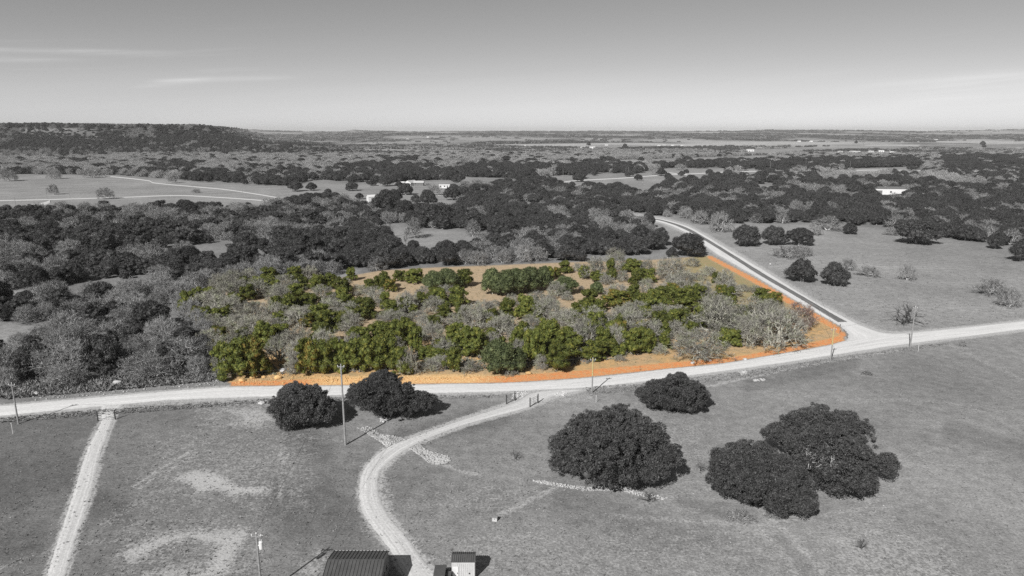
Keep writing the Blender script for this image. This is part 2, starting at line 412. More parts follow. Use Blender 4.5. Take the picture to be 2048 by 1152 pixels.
    def stroke(pts, a, w):
        nonlocal pale
        pale = np.maximum(pale, a * (1 - smooth(w * .4, w * 1.5, line_d(px, py, pts))))
    patch([(352, 955), (385, 942), (430, 945), (455, 960), (470, 972), (540, 975), (535, 985), (465, 990), (440, 978), (395, 985), (385, 970)], 1.0, 9)
    patch([(235, 1112), (262, 1090), (330, 1068), (400, 1058), (490, 1056), (500, 1068), (478, 1100), (455, 1152), (380, 1165), (420, 1120), (430, 1092), (380, 1080), (330, 1092), (270, 1128)], .78, 12)
    patch([(280, 1140), (390, 1120), (430, 1152), (380, 1200), (280, 1190)], .5, 14)
    patch([(425, 818), (520, 812), (560, 838), (520, 858), (440, 850), (480, 836)], .62, 9)
    patch([(375, 812), (540, 800), (545, 815), (390, 822)], .42, 8)
    patch([(640, 1095), (655, 1110), (640, 1152), (590, 1152), (600, 1130)], .45, 10)
    patch([(1650, 1060), (1760, 1040), (1900, 1100), (1950, 1200), (1700, 1200)], .40, 30)
    patch([(1720, 960), (1760, 1000), (1850, 1110), (1830, 1130), (1700, 1030)], .30, 20)
    patch([(800, 1010), (1000, 960), (1090, 975), (1110, 985), (1000, 1030)], .25, 25)
    patch([(1250, 770), (1500, 735), (1660, 712), (1750, 700), (1700, 715), (1500, 750), (1300, 778)], .42, 7)
    patch([(1420, 500), (1500, 530), (1640, 600), (1720, 640), (1790, 655), (1760, 662), (1690, 640), (1500, 545)], .38, 8)
    for pts, a, w in (([(262, 976), (310, 945), (350, 920), (385, 900)], .6, 2.5), ([(275, 978), (330, 945), (395, 905)], .45, 3), ([(562, 905), (568, 930), (562, 960), (558, 990)], .62, 3),
                      ([(573, 905), (582, 935), (585, 950)], .5, 3), ([(545, 978), (470, 985)], .6, 3), ([(1000, 1030), (1050, 1005), (1110, 975)], .5, 6),
                      ([(880, 925), (920, 942), (960, 950)], .5, 4), ([(1530, 1030), (1580, 1070), (1650, 1152)], .42, 8), ([(1500, 1040), (1560, 1100), (1600, 1160)], .36, 8),
                      ([(1210, 1030), (1520, 1052), (1700, 1020), (1760, 1015)], .34, 5), ([(1340, 775), (1420, 772), (1640, 725), (1800, 700)], .5, 3), ([(1900, 690), (2048, 760)], .3, 4),
                      ([(760, 940), (790, 1060), (850, 1130)], .4, 10), ([(0, 838), (200, 818), (350, 806), (540, 799)], .55, 6), ([(1090, 800), (1180, 795)], .4, 8),
                      ([(850, 790), (1000, 788)], .4, 6), ([(200, 1050), (300, 990)], .25, 10), ([(205, 905), (170, 1010), (120, 1150)], .4, 6)):
        stroke(pts, a, w)
    patch([(300, 880), (620, 870), (620, 1010), (280, 1010)], .28, 40); patch([(250, 1040), (520, 1030), (520, 1152), (230, 1152)], .25, 30); patch([(960, 1060), (1500, 1060), (1560, 1152), (900, 1152)], .22, 40); patch([(380, 800), (560, 795), (560, 870), (400, 860)], .3, 20); patch([(1300, 830), (1420, 850), (1400, 900), (1350, 1000)], .2, 30)
    rp = np.random.default_rng(5)
    for q in range(16):
        x0, y0 = rp.uniform(-50, 2000), rp.uniform(720 if q % 2 else 860, 1150); an = rp.uniform(-.5, .5); pts = [(x0 + t_ * math.cos(an) , y0 + t_ * math.sin(an) * .45 + 9 * math.sin(t_ / 60 + q)) for t_ in range(0, int(rp.uniform(160, 420)), 30)]
        stroke(pts, rp.uniform(.16, .3), rp.uniform(2, 6))
    for E_, w in ((MAIN_U, 3), (MAIN_L, 5), (SIDE_L, 3), (SIDE_R, 5), (LANE_L, 5), (LANE_R, 5), (DRV_L, 6), (DRV_R, 6)): stroke(E_, .75, w)
    # dark, greener hollows in the pasture
    dark = np.zeros(X.shape)
    for pts, w, a in (([(1360, 1000), (1400, 1012), (1500, 1030)], 14, .25), ([(0, 1090), (60, 1080)], 40, .25), ([(590, 870), (640, 900)], 30, .25), ([(1130, 1000), (1400, 1080), (1500, 1130)], 40, .18),
                      ([(640, 1000), (700, 1080)], 50, .25), ([(170, 1000), (240, 1020)], 30, .25), ([(800, 880), (1000, 830)], 25, .3), ([(1500, 770), (1700, 720)], 22, .25), ([(560, 1000), (600, 1060)], 40, .25), ([(0, 960), (120, 930)], 60, .2), ([(1580, 1120), (1640, 1180)], 25, .12), ([(1900, 860), (2048, 900)], 20, .2), ([(1560, 1080), (1620, 1150)], 14, .15)):
        dark = np.maximum(dark, a * (1 - smooth(w * .3, w * 1.4, line_d(px, py, pts))))
    tone = tone * (1 - dark * fr)
    tone = tone * np.where(fr > .5, .92 + .16 * fbm(X / 22, Y / 22, 3), 1)
    tone = tone * np.where((px > 1250) & (py < 650), 1.04, 1)
    for nm, arr in (('tone', tone), ('lot', lot), ('orange', orange), ('yellow', yellow), ('green', green), ('gold', gold), ('pale', pale * (1 - lot))):
        a = me.attributes.new(nm, 'FLOAT', 'POINT'); a.data.foreach_set('value', arr.astype(np.float32))
    # material
    m = bpy.data.materials.new('pasture_and_soil'); m.use_nodes = True; nt = m.node_tree; L = nt.links
    p = nt.nodes['Principled BSDF']; p.inputs['Roughness'].default_value = .95; p.inputs['Specular IOR Level'].default_value = .1
    at = {}
    for nm in ('tone', 'lot', 'orange', 'yellow', 'green', 'gold', 'pale'):
        n = node(nt, 'ShaderNodeAttribute', attribute_name=nm); at[nm] = n.outputs['Fac']
    geo = node(nt, 'ShaderNodeNewGeometry')
    def nz_(scale, det=5, rough=.6, vec=None, dist=0):
        n = node(nt, 'ShaderNodeTexNoise'); n.inputs['Scale'].default_value = scale; n.inputs['Detail'].default_value = det; n.inputs['Roughness'].default_value = rough; n.inputs['Distortion'].default_value = dist
        L.new(vec or geo.outputs['Position'], n.inputs['Vector']); return n.outputs[0]
    n1, n2, n3, n4 = nz_(.05, 5), nz_(.5, 6, .7), nz_(3.0, 4, .7), nz_(.012, 4)
    n5 = nz_(1.1, 5, .75, dist=.6)
    def mixf(f, a, b):
        n = node(nt, 'ShaderNodeMix', data_type='FLOAT'); 
        for s, i in ((f, 0), (a, 2), (b, 3)):
            if isinstance(s, (int, float)): n.inputs[i].default_value = s
            else: L.new(s, n.inputs[i])
        return n.outputs[0]
    def mixc(f, a, b):
        n = node(nt, 'ShaderNodeMix', data_type='RGBA'); L.new(f, n.inputs[0])
        for s, i in ((a, 6), (b, 7)):
            if isinstance(s, tuple): n.inputs[i].default_value = (*s, 1)
            else: L.new(s, n.inputs[i])
        return n.outputs[2]
    tn = math_n(nt, 'MULTIPLY', at['tone'], mapr(nt, n1, .3, .7, .84, 1.16))
    tn = math_n(nt, 'MULTIPLY', tn, mapr(nt, n2, .3, .7, .74, 1.26))
    tn = math_n(nt, 'MULTIPLY', tn, mapr(nt, n3, .25, .75, .55, 1.45))
    tn = math_n(nt, 'MULTIPLY', tn, mapr(nt, n4, .3, .7, .85, 1.15))
    # pale bare soil where the turf is worn: patch attribute broken up by noise
    thr = math_n(nt, 'ADD', at['pale'], math_n(nt, 'MULTIPLY', math_n(nt, 'SUBTRACT', math_n(nt, 'ADD', math_n(nt, 'MULTIPLY', n5, .65), math_n(nt, 'MULTIPLY', n3, .35)), .5), 4.2))
    pf = mapr(nt, thr, .08, .75, 0, 1, True)
    pf = math_n(nt, 'MULTIPLY', pf, mapr(nt, at['pale'], .02, .15, 0, 1))
    pf = math_n(nt, 'MULTIPLY', pf, mapr(nt, at['pale'], .2, .8, .55, 1))
    tn = mixf(math_n(nt, 'MULTIPLY', pf, .9), tn, math_n(nt, 'MULTIPLY', mapr(nt, n3, .3, .7, .40, .56), 1.0))
    gcol = node(nt, 'ShaderNodeCombineColor')
    for i in range(3): L.new(tn, gcol.inputs[i])
    # the lot: reddish tan clay, orange verge, yellow bank with its sunlit face put into the colour
    lotc = mixc(mapr(nt, n2, .4, .65, 0, 1, True), (.47, .36, .245), (.37, .30, .20))
    lotc = mixc(mapr(nt, n5, .5, .68, 0, .8, True), lotc, (.52, .36, .21))
    lotc = mixc(at['green'], lotc, mixc(mapr(nt, n2, .4, .65, 0, 1, True), (.37, .29, .165), (.29, .275, .14)))
    lotc = mixc(math_n(nt, 'MULTIPLY', at['gold'], .85), lotc, mixc(mapr(nt, n2, .38, .66, 0, 1, True), (.62, .38, .17), (.40, .30, .16)))
    of = mapr(nt, math_n(nt, 'ADD', at['orange'], math_n(nt, 'MULTIPLY', math_n(nt, 'SUBTRACT', n2, .5), 1.3)), .2, .8, 0, 1, True)
    orc = mixc(mapr(nt, n5, .4, .62, 0, 1, True), (.72, .27, .10), (.60, .36, .18))
    lotc = mixc(of, lotc, orc)
    yc = mixc(mapr(nt, n3, .4, .6, 0, 1, True), (.72, .42, .16), (.84, .60, .33))
    lotc = mixc(math_n(nt, 'MULTIPLY', at['yellow'], mapr(nt, n5, .3, .6, .5, 1)), lotc, yc)
    sc_ = node(nt, 'ShaderNodeVectorMath', operation='SCALE'); L.new(lotc, sc_.inputs[0]); L.new(mapr(nt, n3, .25, .75, .72, 1.28), sc_.inputs['Scale'])
    fin = mixc(at['lot'], gcol.outputs[0], sc_.outputs[0])
    L.new(fin, p.inputs['Base Color'])
    bp = node(nt, 'ShaderNodeBump'); bp.inputs['Strength'].default_value = .7; bp.inputs['Distance'].default_value = .25
    L.new(math_n(nt, 'ADD', math_n(nt, 'MULTIPLY', n2, 1.0), math_n(nt, 'MULTIPLY', n3, .5)), bp.inputs['Height']); L.new(bp.outputs[0], p.inputs['Normal'])
    me.materials.append(m)
    obj('ground', me, kind='structure', label='grey winter pasture and scrubland with a tan and orange coloured lot')
build_ground()

# ------------------------------------------------------------------ roads
def road_mat(name, col, dark_tracks, nsc=1.5, amp=.12, stain=0.0):
    m = bpy.data.materials.new(name); m.use_nodes = True; nt = m.node_tree; L = nt.links
    p = nt.nodes['Principled BSDF']; p.inputs['Roughness'].default_value = .95; p.inputs['Specular IOR Level'].default_value = .15
    geo = node(nt, 'ShaderNodeNewGeometry')
    a = node(nt, 'ShaderNodeAttribute', attribute_name='across').outputs['Fac']
    al = node(nt, 'ShaderNodeAttribute', attribute_name='along').outputs['Fac']
    c = node(nt, 'ShaderNodeCombineXYZ'); L.new(math_n(nt, 'MULTIPLY', a, 7), c.inputs[0]); L.new(math_n(nt, 'MULTIPLY', al, .05), c.inputs[1])
    n = node(nt, 'ShaderNodeTexNoise'); n.inputs['Scale'].default_value = 1.6; n.inputs['Detail'].default_value = 5; L.new(c.outputs[0], n.inputs['Vector'])
    n2 = node(nt, 'ShaderNodeTexNoise'); n2.inputs['Scale'].default_value = nsc; n2.inputs['Detail'].default_value = 6; n2.inputs['Roughness'].default_value = .7; L.new(geo.outputs['Position'], n2.inputs['Vector'])
    v = math_n(nt, 'MULTIPLY', mapr(nt, n.outputs[0], .35, .65, col * (1 - dark_tracks), col * (1 + dark_tracks)), mapr(nt, n2.outputs[0], .3, .7, 1 - amp, 1 + amp))
    wob = mapr(nt, n.outputs[0], .3, .7, -.04, .04)
    a2 = math_n(nt, 'ADD', a, wob)
    rut = None
    for c0 in (.2, .36, .62, .78):
        q = math_n(nt, 'POWER', math_n(nt, 'DIVIDE', math_n(nt, 'SUBTRACT', a2, c0), .035), 2); q = math_n(nt, 'POWER', 2.718, math_n(nt, 'MULTIPLY', q, -1.0))
        rut = q if rut is None else math_n(nt, 'ADD', rut, q)
    v = math_n(nt, 'MULTIPLY', v, math_n(nt, 'ADD', .95, math_n(nt, 'MULTIPLY', rut, math_n(nt, 'MULTIPLY', mapr(nt, n2.outputs[0], .35, .6, .2, 1), stain))))
    edge = math_n(nt, 'ABSOLUTE', math_n(nt, 'SUBTRACT', a, .5))
    v = math_n(nt, 'MULTIPLY', v, mapr(nt, math_n(nt, 'ADD', edge, mapr(nt, n2.outputs[0], .3, .7, -.08, .08)), .40, .50, 1, .72))
    cc_ = node(nt, 'ShaderNodeCombineColor')
    for i in range(3): L.new(v, cc_.inputs[i])
    L.new(cc_.outputs[0], p.inputs['Base Color'])
    bp = node(nt, 'ShaderNodeBump'); bp.inputs['Strength'].default_value = .4; bp.inputs['Distance'].default_value = .08; L.new(n2.outputs[0], bp.inputs['Height']); L.new(bp.outputs[0], p.inputs['Normal'])
    return m
GRAVEL = road_mat('white_caliche_gravel', .68, .08, 2.2, .12, .10)
GRAVEL2 = road_mat('driveway_gravel', .58, .10, 3.0, .18, .14)
ASPH = road_mat('worn_asphalt', .19, .3, .8, .2, -.25)
TRACK = road_mat('dirt_track', .58, .06, 1.0, .1)
def resample(P, step):
    P = np.array(P, float)
    # Catmull-Rom through the points
    Q = []
    for i in range(len(P) - 1):
        p0, p1, p2, p3 = P[max(i - 1, 0)], P[i], P[i + 1], P[min(i + 2, len(P) - 1)]
        n = max(2, int(np.linalg.norm(p2 - p1) / step))
        d1, d2 = np.linalg.norm(p2 - p1), 1
        t = np.linspace(0, 1, n, endpoint=False)[:, None]
        m1 = (p2 - p0) / max(np.linalg.norm(p2 - p0), 1e-6) * d1; m2 = (p3 - p1) / max(np.linalg.norm(p3 - p1), 1e-6) * d1
        Q.append((2 * t**3 - 3 * t**2 + 1) * p1 + (t**3 - 2 * t**2 + t) * m1 + (-2 * t**3 + 3 * t**2) * p2 + (t**3 - t**2) * m2)
    Q = np.concatenate(Q + [P[-1:]])
    s = np.r_[0, np.cumsum(np.linalg.norm(np.diff(Q, axis=0), axis=1))]
    return Q, s
def at_frac(P, k):
    Q, s = resample(P, .5); f = s / s[-1]
    return np.stack([np.interp(k, f, Q[:, i]) for i in range(2)], -1)
def ribbon(name, Lp, Rp, m, z=.05, jit=.25, step=.35, nx=8, label=None):
    A = [G(*p)[:2] for p in Lp]; B = [G(*p)[:2] for p in Rp]
    _, s = resample(A, 1.0); n = int(s[-1] / step); k = np.linspace(0, 1, n)
    A, B = at_frac(A, k), at_frac(B, k)
    along = np.r_[0, np.cumsum(np.linalg.norm(np.diff((A + B) / 2, axis=0), axis=1))]
    D = B - A; wd = np.linalg.norm(D, axis=1, keepdims=True); D = D / wd
    ja = (.5 * fbm(along / 6, along * 0 + 3, 3) + .5 * vnoise(along / .4, along * 0 + 9) - .5)[:, None] * 2 * jit; jb = (.5 * fbm(along / 6, along * 0 + 40, 3) + .5 * vnoise(along / .4, along * 0 + 70) - .5)[:, None] * 2 * jit
    A = A + D * ja; B = B + D * jb
    rows = []
    for j in range(nx + 1):
        f = j / nx
        P = A * (1 - f) + B * f
        zz = np.full(n, z) + (0.03 * math.sin(math.pi * f))
        if j in (0, nx): zz = zz * 0 - .03
        rows.append(np.c_[P, zz])
    V = np.stack(rows, 1)
    idx = np.arange(n * (nx + 1)).reshape(n, nx + 1)
    fc = np.stack([idx[:-1, :-1], idx[:-1, 1:], idx[1:, 1:], idx[1:, :-1]], -1).reshape(-1, 4)
    me = new_mesh(name, V.reshape(-1, 3), fc, [m], True)
    nf = me.polygons[0].normal
    if nf.z < 0: me.flip_normals()
    a = me.attributes.new('across', 'FLOAT', 'POINT'); a.data.foreach_set('value', np.tile(np.linspace(0, 1, nx + 1), n).astype(np.float32))
    a = me.attributes.new('along', 'FLOAT', 'POINT'); a.data.foreach_set('value', np.repeat(along, nx + 1).astype(np.float32))
    return obj(name, me, kind='structure', label=label or name)
ribbon('main_road', MAIN_U, MAIN_L, GRAVEL, .06, .35, label='wide white caliche gravel road')
ribbon('side_road', SIDE_L, SIDE_R, GRAVEL, .045, .35, label='gravel shoulders of the paved side road')
ribbon('side_road_asphalt', ASPH_L, ASPH_R, ASPH, .09, .18, label='dark asphalt surface of the side road')
ribbon('entrance_lane', LANE_L, LANE_R, GRAVEL2, .035, .22, label='straight pale gravel lane through the gate')
ribbon('driveway', DRV_L, DRV_R, GRAVEL2, .05, .22, label='curving white gravel driveway')
def strip(name, pts, w_px, m=TRACK, z=.3, label=None):
    ribbon(name, [(x, y - w_px) for x, y in pts], [(x, y + w_px) for x, y in pts], m, z, .8, 2, 2, label)
strip('field_track', [(200, 352.5), (225, 353.5), (295, 361), (310, 366), (385, 373), (450, 379), (512, 388), (560, 396)], .9, label='pale dirt track crossing the left field')
strip('field_road', [(-250, 404), (0, 401), (100, 399), (250, 394.5), (350, 391), (425, 394), (512, 400), (580, 406)], .9, label='pale road at the near edge of the left field')
strip('field_pad', [(60, 411), (85, 408), (100, 403)], 3.0, label='pale gravel pad beside the field road')
strip('valley_road', [(1120, 365), (1156, 361), (1249, 356), (1299, 352), (1359, 348.5), (1399, 347), (1449, 344), (1536, 342), (1600, 341)], 1.0, label='pale road winding behind the oak belt')
strip('valley_lane', [(1305, 341), (1325, 343.5), (1350, 347), (1374, 350)], .9, label='short pale lane joining the valley road')
strip('house_road', [(862, 392), (880, 391), (910, 391), (960, 393)], .7, label='pale drive by the white trailer')
strip('house_lane', [(868, 407), (885, 409), (915, 412)], 1.6, label='pale lane between oaks')
strip('right_track', [(1700, 341), (1748, 340), (1816, 340.5), (1850, 341)], .9, label='pale track in the right hand woods')

# ------------------------------------------------------------------ trees
def icosphere(sub=1):
    t = (1 + 5 ** .5) / 2
    v = [(-1, t, 0), (1, t, 0), (-1, -t, 0), (1, -t, 0), (0, -1, t), (0, 1, t), (0, -1, -t), (0, 1, -t), (t, 0, -1), (t, 0, 1), (-t, 0, -1), (-t, 0, 1)]
    f = [(0, 11, 5), (0, 5, 1), (0, 1, 7), (0, 7, 10), (0, 10, 11), (1, 5, 9), (5, 11, 4), (11, 10, 2), (10, 7, 6), (7, 1, 8), (3, 9, 4), (3, 4, 2), (3, 2, 6), (3, 6, 8), (3, 8, 9), (4, 9, 5), (2, 4, 11), (6, 2, 10), (8, 6, 7), (9, 8, 1)]
    v = [np.array(p) / np.linalg.norm(p) for p in v]
    for _ in range(sub):
        c, nf = {}, []
        def mid(a, b):
            k = (min(a, b), max(a, b))
            if k not in c:
                m = v[a] + v[b]; v.append(m / np.linalg.norm(m)); c[k] = len(v) - 1
            return c[k]
        for a, b, d in f:
            x, y, z = mid(a, b), mid(b, d), mid(d, a); nf += [(a, x, z), (b, y, x), (d, z, y), (x, y, z)]
        f = nf
    return np.array(v), np.array(f)
ICO1, ICO0 = icosphere(1), icosphere(0)
def norm(a): return a / np.maximum(np.linalg.norm(a, axis=-1, keepdims=True), 1e-9)
def crown(lobes, n, size, seed, core=.78, spiky=.5, flat_bottom=None, sprays=0.0):
    """leaf clumps spread over the surface of overlapping lobes; (verts, quads)"""
    r = np.random.default_rng(seed)
    Lb = np.array(lobes, float)                        # cx cy cz rx ry rz
    area = (Lb[:, 3] * Lb[:, 4] + Lb[:, 3] * Lb[:, 5] + Lb[:, 4] * Lb[:, 5])
    m = int(n * 1.9)
    k = r.choice(len(Lb), m, p=area / area.sum())
    d = norm(r.normal(size=(m, 3))); d[:, 2] = np.where((d[:, 2] < -.35) & (r.random(m) < .7), -d[:, 2], d[:, 2])
    rad = .72 + .36 * r.random(m) ** .8
    c, R = Lb[k, :3], Lb[k, 3:]
    p = c + d * R * rad[:, None]
    # drop what lies deep inside another lobe
    keep = np.ones(m, bool)
    for i in range(len(Lb)):
        q = np.linalg.norm((p - Lb[i, :3]) / Lb[i, 3:], axis=1)
        keep &= ~((q < .62) & (k != i))
    if flat_bottom is not None: keep &= p[:, 2] > flat_bottom
    p, d = p[keep][:n], d[keep][:n]
    n = len(p)
    out = norm(d + .25 * r.normal(size=(n, 3)))
    t = norm(r.normal(size=(n, 3)))
    nrm = norm(out * (1 - spiky) + t * spiky * 1.1)
    a = norm(np.cross(nrm, r.normal(size=(n, 3))))
    # pull the long axis outwards / upwards
    a = norm(a + out * spiky * 1.2 + np.array([0, 0, .25]))
    b = norm(np.cross(nrm, a))
    s = size * (.45 + 1.2 * r.random((n, 1)) ** 1.6)
    la, lb = s * (.65 + .5 * spiky), s * (.62 - .22 * spiky)
    if sprays:
        sp = r.random((n, 1)) < sprays
        cen = np.array([Lb[:, 0].mean(), Lb[:, 1].mean(), Lb[:, 2].min() * .5]); rd = norm(p - cen)
        a = np.where(sp, norm(rd + out * .5 + .35 * r.normal(size=(n, 3))), a); b = norm(np.cross(a, r.normal(size=(n, 3))))
        la = np.where(sp, size * (1.1 + 1.6 * r.random((n, 1))), la); lb = np.where(sp, size * .34, lb)
    V = np.stack([p - a * la * .7, p + b * lb, p + a * la, p - b * lb], 1).reshape(-1, 3)
    Fq = np.arange(4 * n).reshape(-1, 4)
    vs, fs = [V], [Fq]
    if core:
        iv, if_ = ICO1
        for i, l in enumerate(Lb):
            w = 1 + .12 * (r.random((len(iv), 1)) - .5) * 2
            vs.append(l[:3] + iv * l[3:] * core * w)
    # triangles of the cores as degenerate-free quads list handled apart
    V = np.concatenate(vs)
    faces = [tuple(q) for q in Fq.tolist()]
    if core:
        base = 4 * n
        for i in range(len(Lb)):
            faces += [tuple(x + base for x in q) for q in if_.tolist()]; base += len(iv)
    return V, faces
def mesh_fast(name, V, faces, mats, mi=None):
    me = bpy.data.meshes.new(name)
    V = np.asarray(V, np.float32)
    ln = np.fromiter((len(f) for f in faces), np.int32, len(faces))
    me.vertices.add(len(V)); me.vertices.foreach_set('co', V.ravel())
    flat = np.fromiter((i for f in faces for i in f), np.int32, int(ln.sum()))
    me.loops.add(len(flat)); me.loops.foreach_set('vertex_index', flat)
    me.polygons.add(len(ln)); me.polygons.foreach_set('loop_start', np.r_[0, np.cumsum(ln)[:-1]].astype(np.int32))
    for m in mats: me.materials.append(m)
    if mi is not None: me.polygons.foreach_set('material_index', np.asarray(mi, np.int32))
    me.update(calc_edges=True)
    return me
def lobed(r, w, h, n, kind):
    L_ = []
    if kind == 'juniper':
        lean = r.normal(size=2) * w * .04
        L_ += [(0, 0, h * .34, w * .33, w * .33, h * .34), (lean[0], lean[1], h * .62, w * .22, w * .22, h * .28)]
        for i in range(n):
            a = r.random() * 6.28; z = .08 + .82 * r.random(); rr = w * .5 * math.sqrt(max(.05, 1 - (z * .96) ** 1.7)) * (.62 + .34 * r.random())
            s = w * (.06 + .10 * r.random() ** 1.5); rr *= 1 + .18 * math.sin(3 * a + 5 * z)
            L_.append((math.cos(a) * rr, math.sin(a) * rr, h * (z + .04), s * r.uniform(.9, 1.4), s * r.uniform(.9, 1.4), s * r.uniform(.8, 1.3)))
    else:
        asp = r.uniform(.85, 1.15)
        L_.append((0, 0, h * .46, w * .38 * asp, w * .38 / asp, h * .38))
        for i in range(n):
            a = r.random() * 6.28; e = r.random() ** .8
            q = math.cos(e * 1.45); zz = math.sin(e * 1.45)
            s = w * (.06 + .11 * r.random())
            k_ = .78 + .25 * r.random()
            L_.append((math.cos(a) * q * w * .40 * k_ * asp, math.sin(a) * q * w * .40 * k_ / asp, h * (.22 + .62 * zz * k_), s, s, s * .9))
    return L_
def limb_mesh(segs, sides=4):
    vs, fs = [], []
    for a, b, r0, r1 in segs:
        a, b = np.array(a), np.array(b); d = norm(b - a); x = norm(np.cross(d, [.3, .5, .81])); y = np.cross(d, x)
        base = len(vs)
        for c, rr in ((a, r0), (b, r1)):
            for i in range(sides):
                an = i * 2 * math.pi / sides
                vs.append(c + (x * math.cos(an) + y * math.sin(an)) * rr)
        fs += [(base + i, base + (i + 1) % sides, base + (i + 1) % sides + sides, base + i + sides) for i in range(sides)]
    return np.array(vs), fs
def bare(seed, w=6.5, h=5.5, stems=2, depth_=4, twigs=9, dense=1.0):
    """a leafless oak filling a dome w wide and h high: limbs split again and again towards points of the crown;
    returns (limb segments, verts, faces, material index: 0 twig, 1 pale branch)"""
    r = np.random.default_rng(seed)
    N = {3: 60, 4: 210}[min(depth_, 4)]
    a = r.random(N) * 6.283; el_ = np.arcsin(r.random(N) ** .85); rad = .55 + .47 * r.random(N) ** .6
    asp = r.uniform(.85, 1.15)
    lump = 1 + .22 * np.sin(3 * a + r.random() * 6) * np.cos(el_) + .12 * np.sin(7 * a + 5 * el_)
    P = np.c_[np.cos(a) * np.cos(el_) * rad * w / 2 * asp, np.sin(a) * np.cos(el_) * rad * w / 2 / asp, h * (.10 + .88 * np.sin(el_) * rad)] * np.c_[lump, lump, np.ones(N)]
    trunk, fine, tips = [], [], []
    def seg(p, q, r0, r1, lv):
        d = q - p; L1 = np.linalg.norm(d)
        m = (p + q) / 2 + r.normal(size=3) * L1 * .13 + np.array([0, 0, L1 * .05])
        for u, v_, ra, rb in ((p, m, r0, (r0 + r1) / 2), (m, q, (r0 + r1) / 2, r1)):
            (trunk if lv <= 1 else fine).append((u, v_, ra, rb))
    def split(ids, p, rad_, lv):
        c = P[ids].mean(0); f = (.42, .5, .5, .6, .7)[min(lv, 4)]
        q = p + (c - p) * f
        if lv == 0: q = p + np.array([(c - p)[0] * .35, (c - p)[1] * .35, max(.6, h * .16)])
        seg(p, q, rad_, rad_ * .78, lv)
        if len(ids) <= 3:
            for i in ids: seg(q, P[i], rad_ * .6, .012, 5); tips.append((P[i], norm(P[i] - q)))
            return
        k = min(len(ids) // 2, r.integers(3, 5)) if lv else min(len(ids) // 2, r.integers(4, 6)); k = max(k, 2)
        sd_ = P[r.choice(ids, k, replace=False)]
        own = np.argmin(((P[ids][:, None] - sd_[None]) ** 2).sum(-1), 1)
        for j in range(k):
            sub = ids[own == j]
            if len(sub): split(sub, q, max(rad_ * (.66 if lv < 2 else .62), .018), lv + 1)
    ids = np.arange(N); st_of = (np.arctan2(P[:, 1], P[:, 0]) + math.pi) / 6.2832 * stems
    for s_ in range(stems):
        sub = ids[np.minimum(st_of.astype(int), stems - 1) == s_]
        if len(sub) < 3: continue
        an = (s_ + .5) / stems * 6.2832 - math.pi
        split(sub, np.array([math.cos(an) * .2, math.sin(an) * .2, -.1]), h * .034 + .03, 0)
    TP = np.array([t[0] for t in tips]); TD = np.array([t[1] for t in tips])
    fs_ = np.array([(x[0] + x[1]) / 2 for x in fine])
    n = int(len(TP) * twigs * 1.6 * dense); n2 = int(n * .45)
    k = r.integers(0, len(TP), n); k2 = r.integers(0, len(fs_), n2)
    base = np.concatenate([TP[k] + r.normal(size=(n, 3)) * w * .022, fs_[k2]])
    cen = np.array([0, 0, h * .2])
    d = np.concatenate([TD[k] * .6 + r.normal(size=(n, 3)) * .55, norm(fs_[k2] - cen) * .5 + r.normal(size=(n2, 3)) * .6]) + np.array([0, 0, .25])
    d = norm(d); n += n2
    ln = w * .075 * (.45 + r.random((n, 1)))
    b = norm(np.cross(d, r.normal(size=(n, 3)))) * (w * .0032 + .004)
    V = np.stack([base - b, base + b, base + d * ln + b * .3, base + d * ln - b * .3], 1).reshape(-1, 3)
    Vf, Ff = limb_mesh(fine, 3)
    bs = len(Vf)
    faces = list(Ff) + [tuple(q) for q in (np.arange(4 * n).reshape(-1, 4) + bs).tolist()]
    mi = np.r_[np.ones(len(Ff), int), (r.random(n) < .12).astype(int)]
    return trunk, np.concatenate([Vf, V]), faces, mi
def trunk_for(r, h, w, kind):
    segs = []
    if kind == 'juniper':
        for i in range(3):
            a = i * 2.1 + r.random(); p = np.array([math.cos(a) * .1, math.sin(a) * .1, -.1]); q = np.array([math.cos(a) * w * .13, math.sin(a) * w * .13, h * .45])
            segs.append((p, q, .09, .05))
    else:
        a = r.random() * 6.28
        p = np.array([0, 0, -.1]); q = np.array([.1 * math.cos(a), .1 * math.sin(a), h * .22]); segs.append((p, q, .24, .19))
        for i in range(4):
            b = i * 1.57 + r.random(); e = q + np.array([math.cos(b) * w * .22, math.sin(b) * w * .22, h * .28]); segs.append((q, e, .14, .06))
    return limb_mesh(segs, 5)

PROTO = {}      # kind -> list of dict(w,h, crown verts/faces, trunk verts/faces)
def protos():
    for kind, cnt, w, h, nl, n, sz, spk in (('juniper', 8, 4.6, 4.6, 46, 4200, .14, .62), ('oak', 8, 8.5, 6.2, 64, 6400, .21, .58)):
        out = []
        for i in range(cnt):
            r = np.random.default_rng(100 + i * 7 + len(kind)); hh = h * (.85 + .3 * r.random())
            lb = lobed(r, w, hh, nl, kind)
            cv, cf = crown(lb, n, sz, 55 + i, .74, spk, .12, .12)
            tv, tf = trunk_for(r, hh, w, kind)
            out.append(dict(w=w, h=hh, cv=cv, cf=cf, tv=tv, tf=tf, mi=None))
        PROTO[kind] = out
    out = []
    for i in range(7):
        w, h = 6.8, 5.2
        tr, cv, cf, mi = bare(900 + i * 13, w, h, 1 + i % 3, 4, 9, 1.0)
        tv, tf = limb_mesh(tr, 5)
        out.append(dict(w=w, h=h, cv=cv, cf=cf, tv=tv, tf=tf, mi=mi))
    PROTO['bare'] = out
    out = []
    for i in range(3):
        tr, cv, cf, mi = bare(500 + i * 13, 6, 4.5, 1 + i % 2, 3, 2.5, .8)
        tv, tf = limb_mesh(tr, 5)
        out.append(dict(w=6, h=4.5, cv=cv, cf=cf, tv=tv, tf=tf, mi=mi))
    PROTO['dead'] = out
protos()
MESH = {}
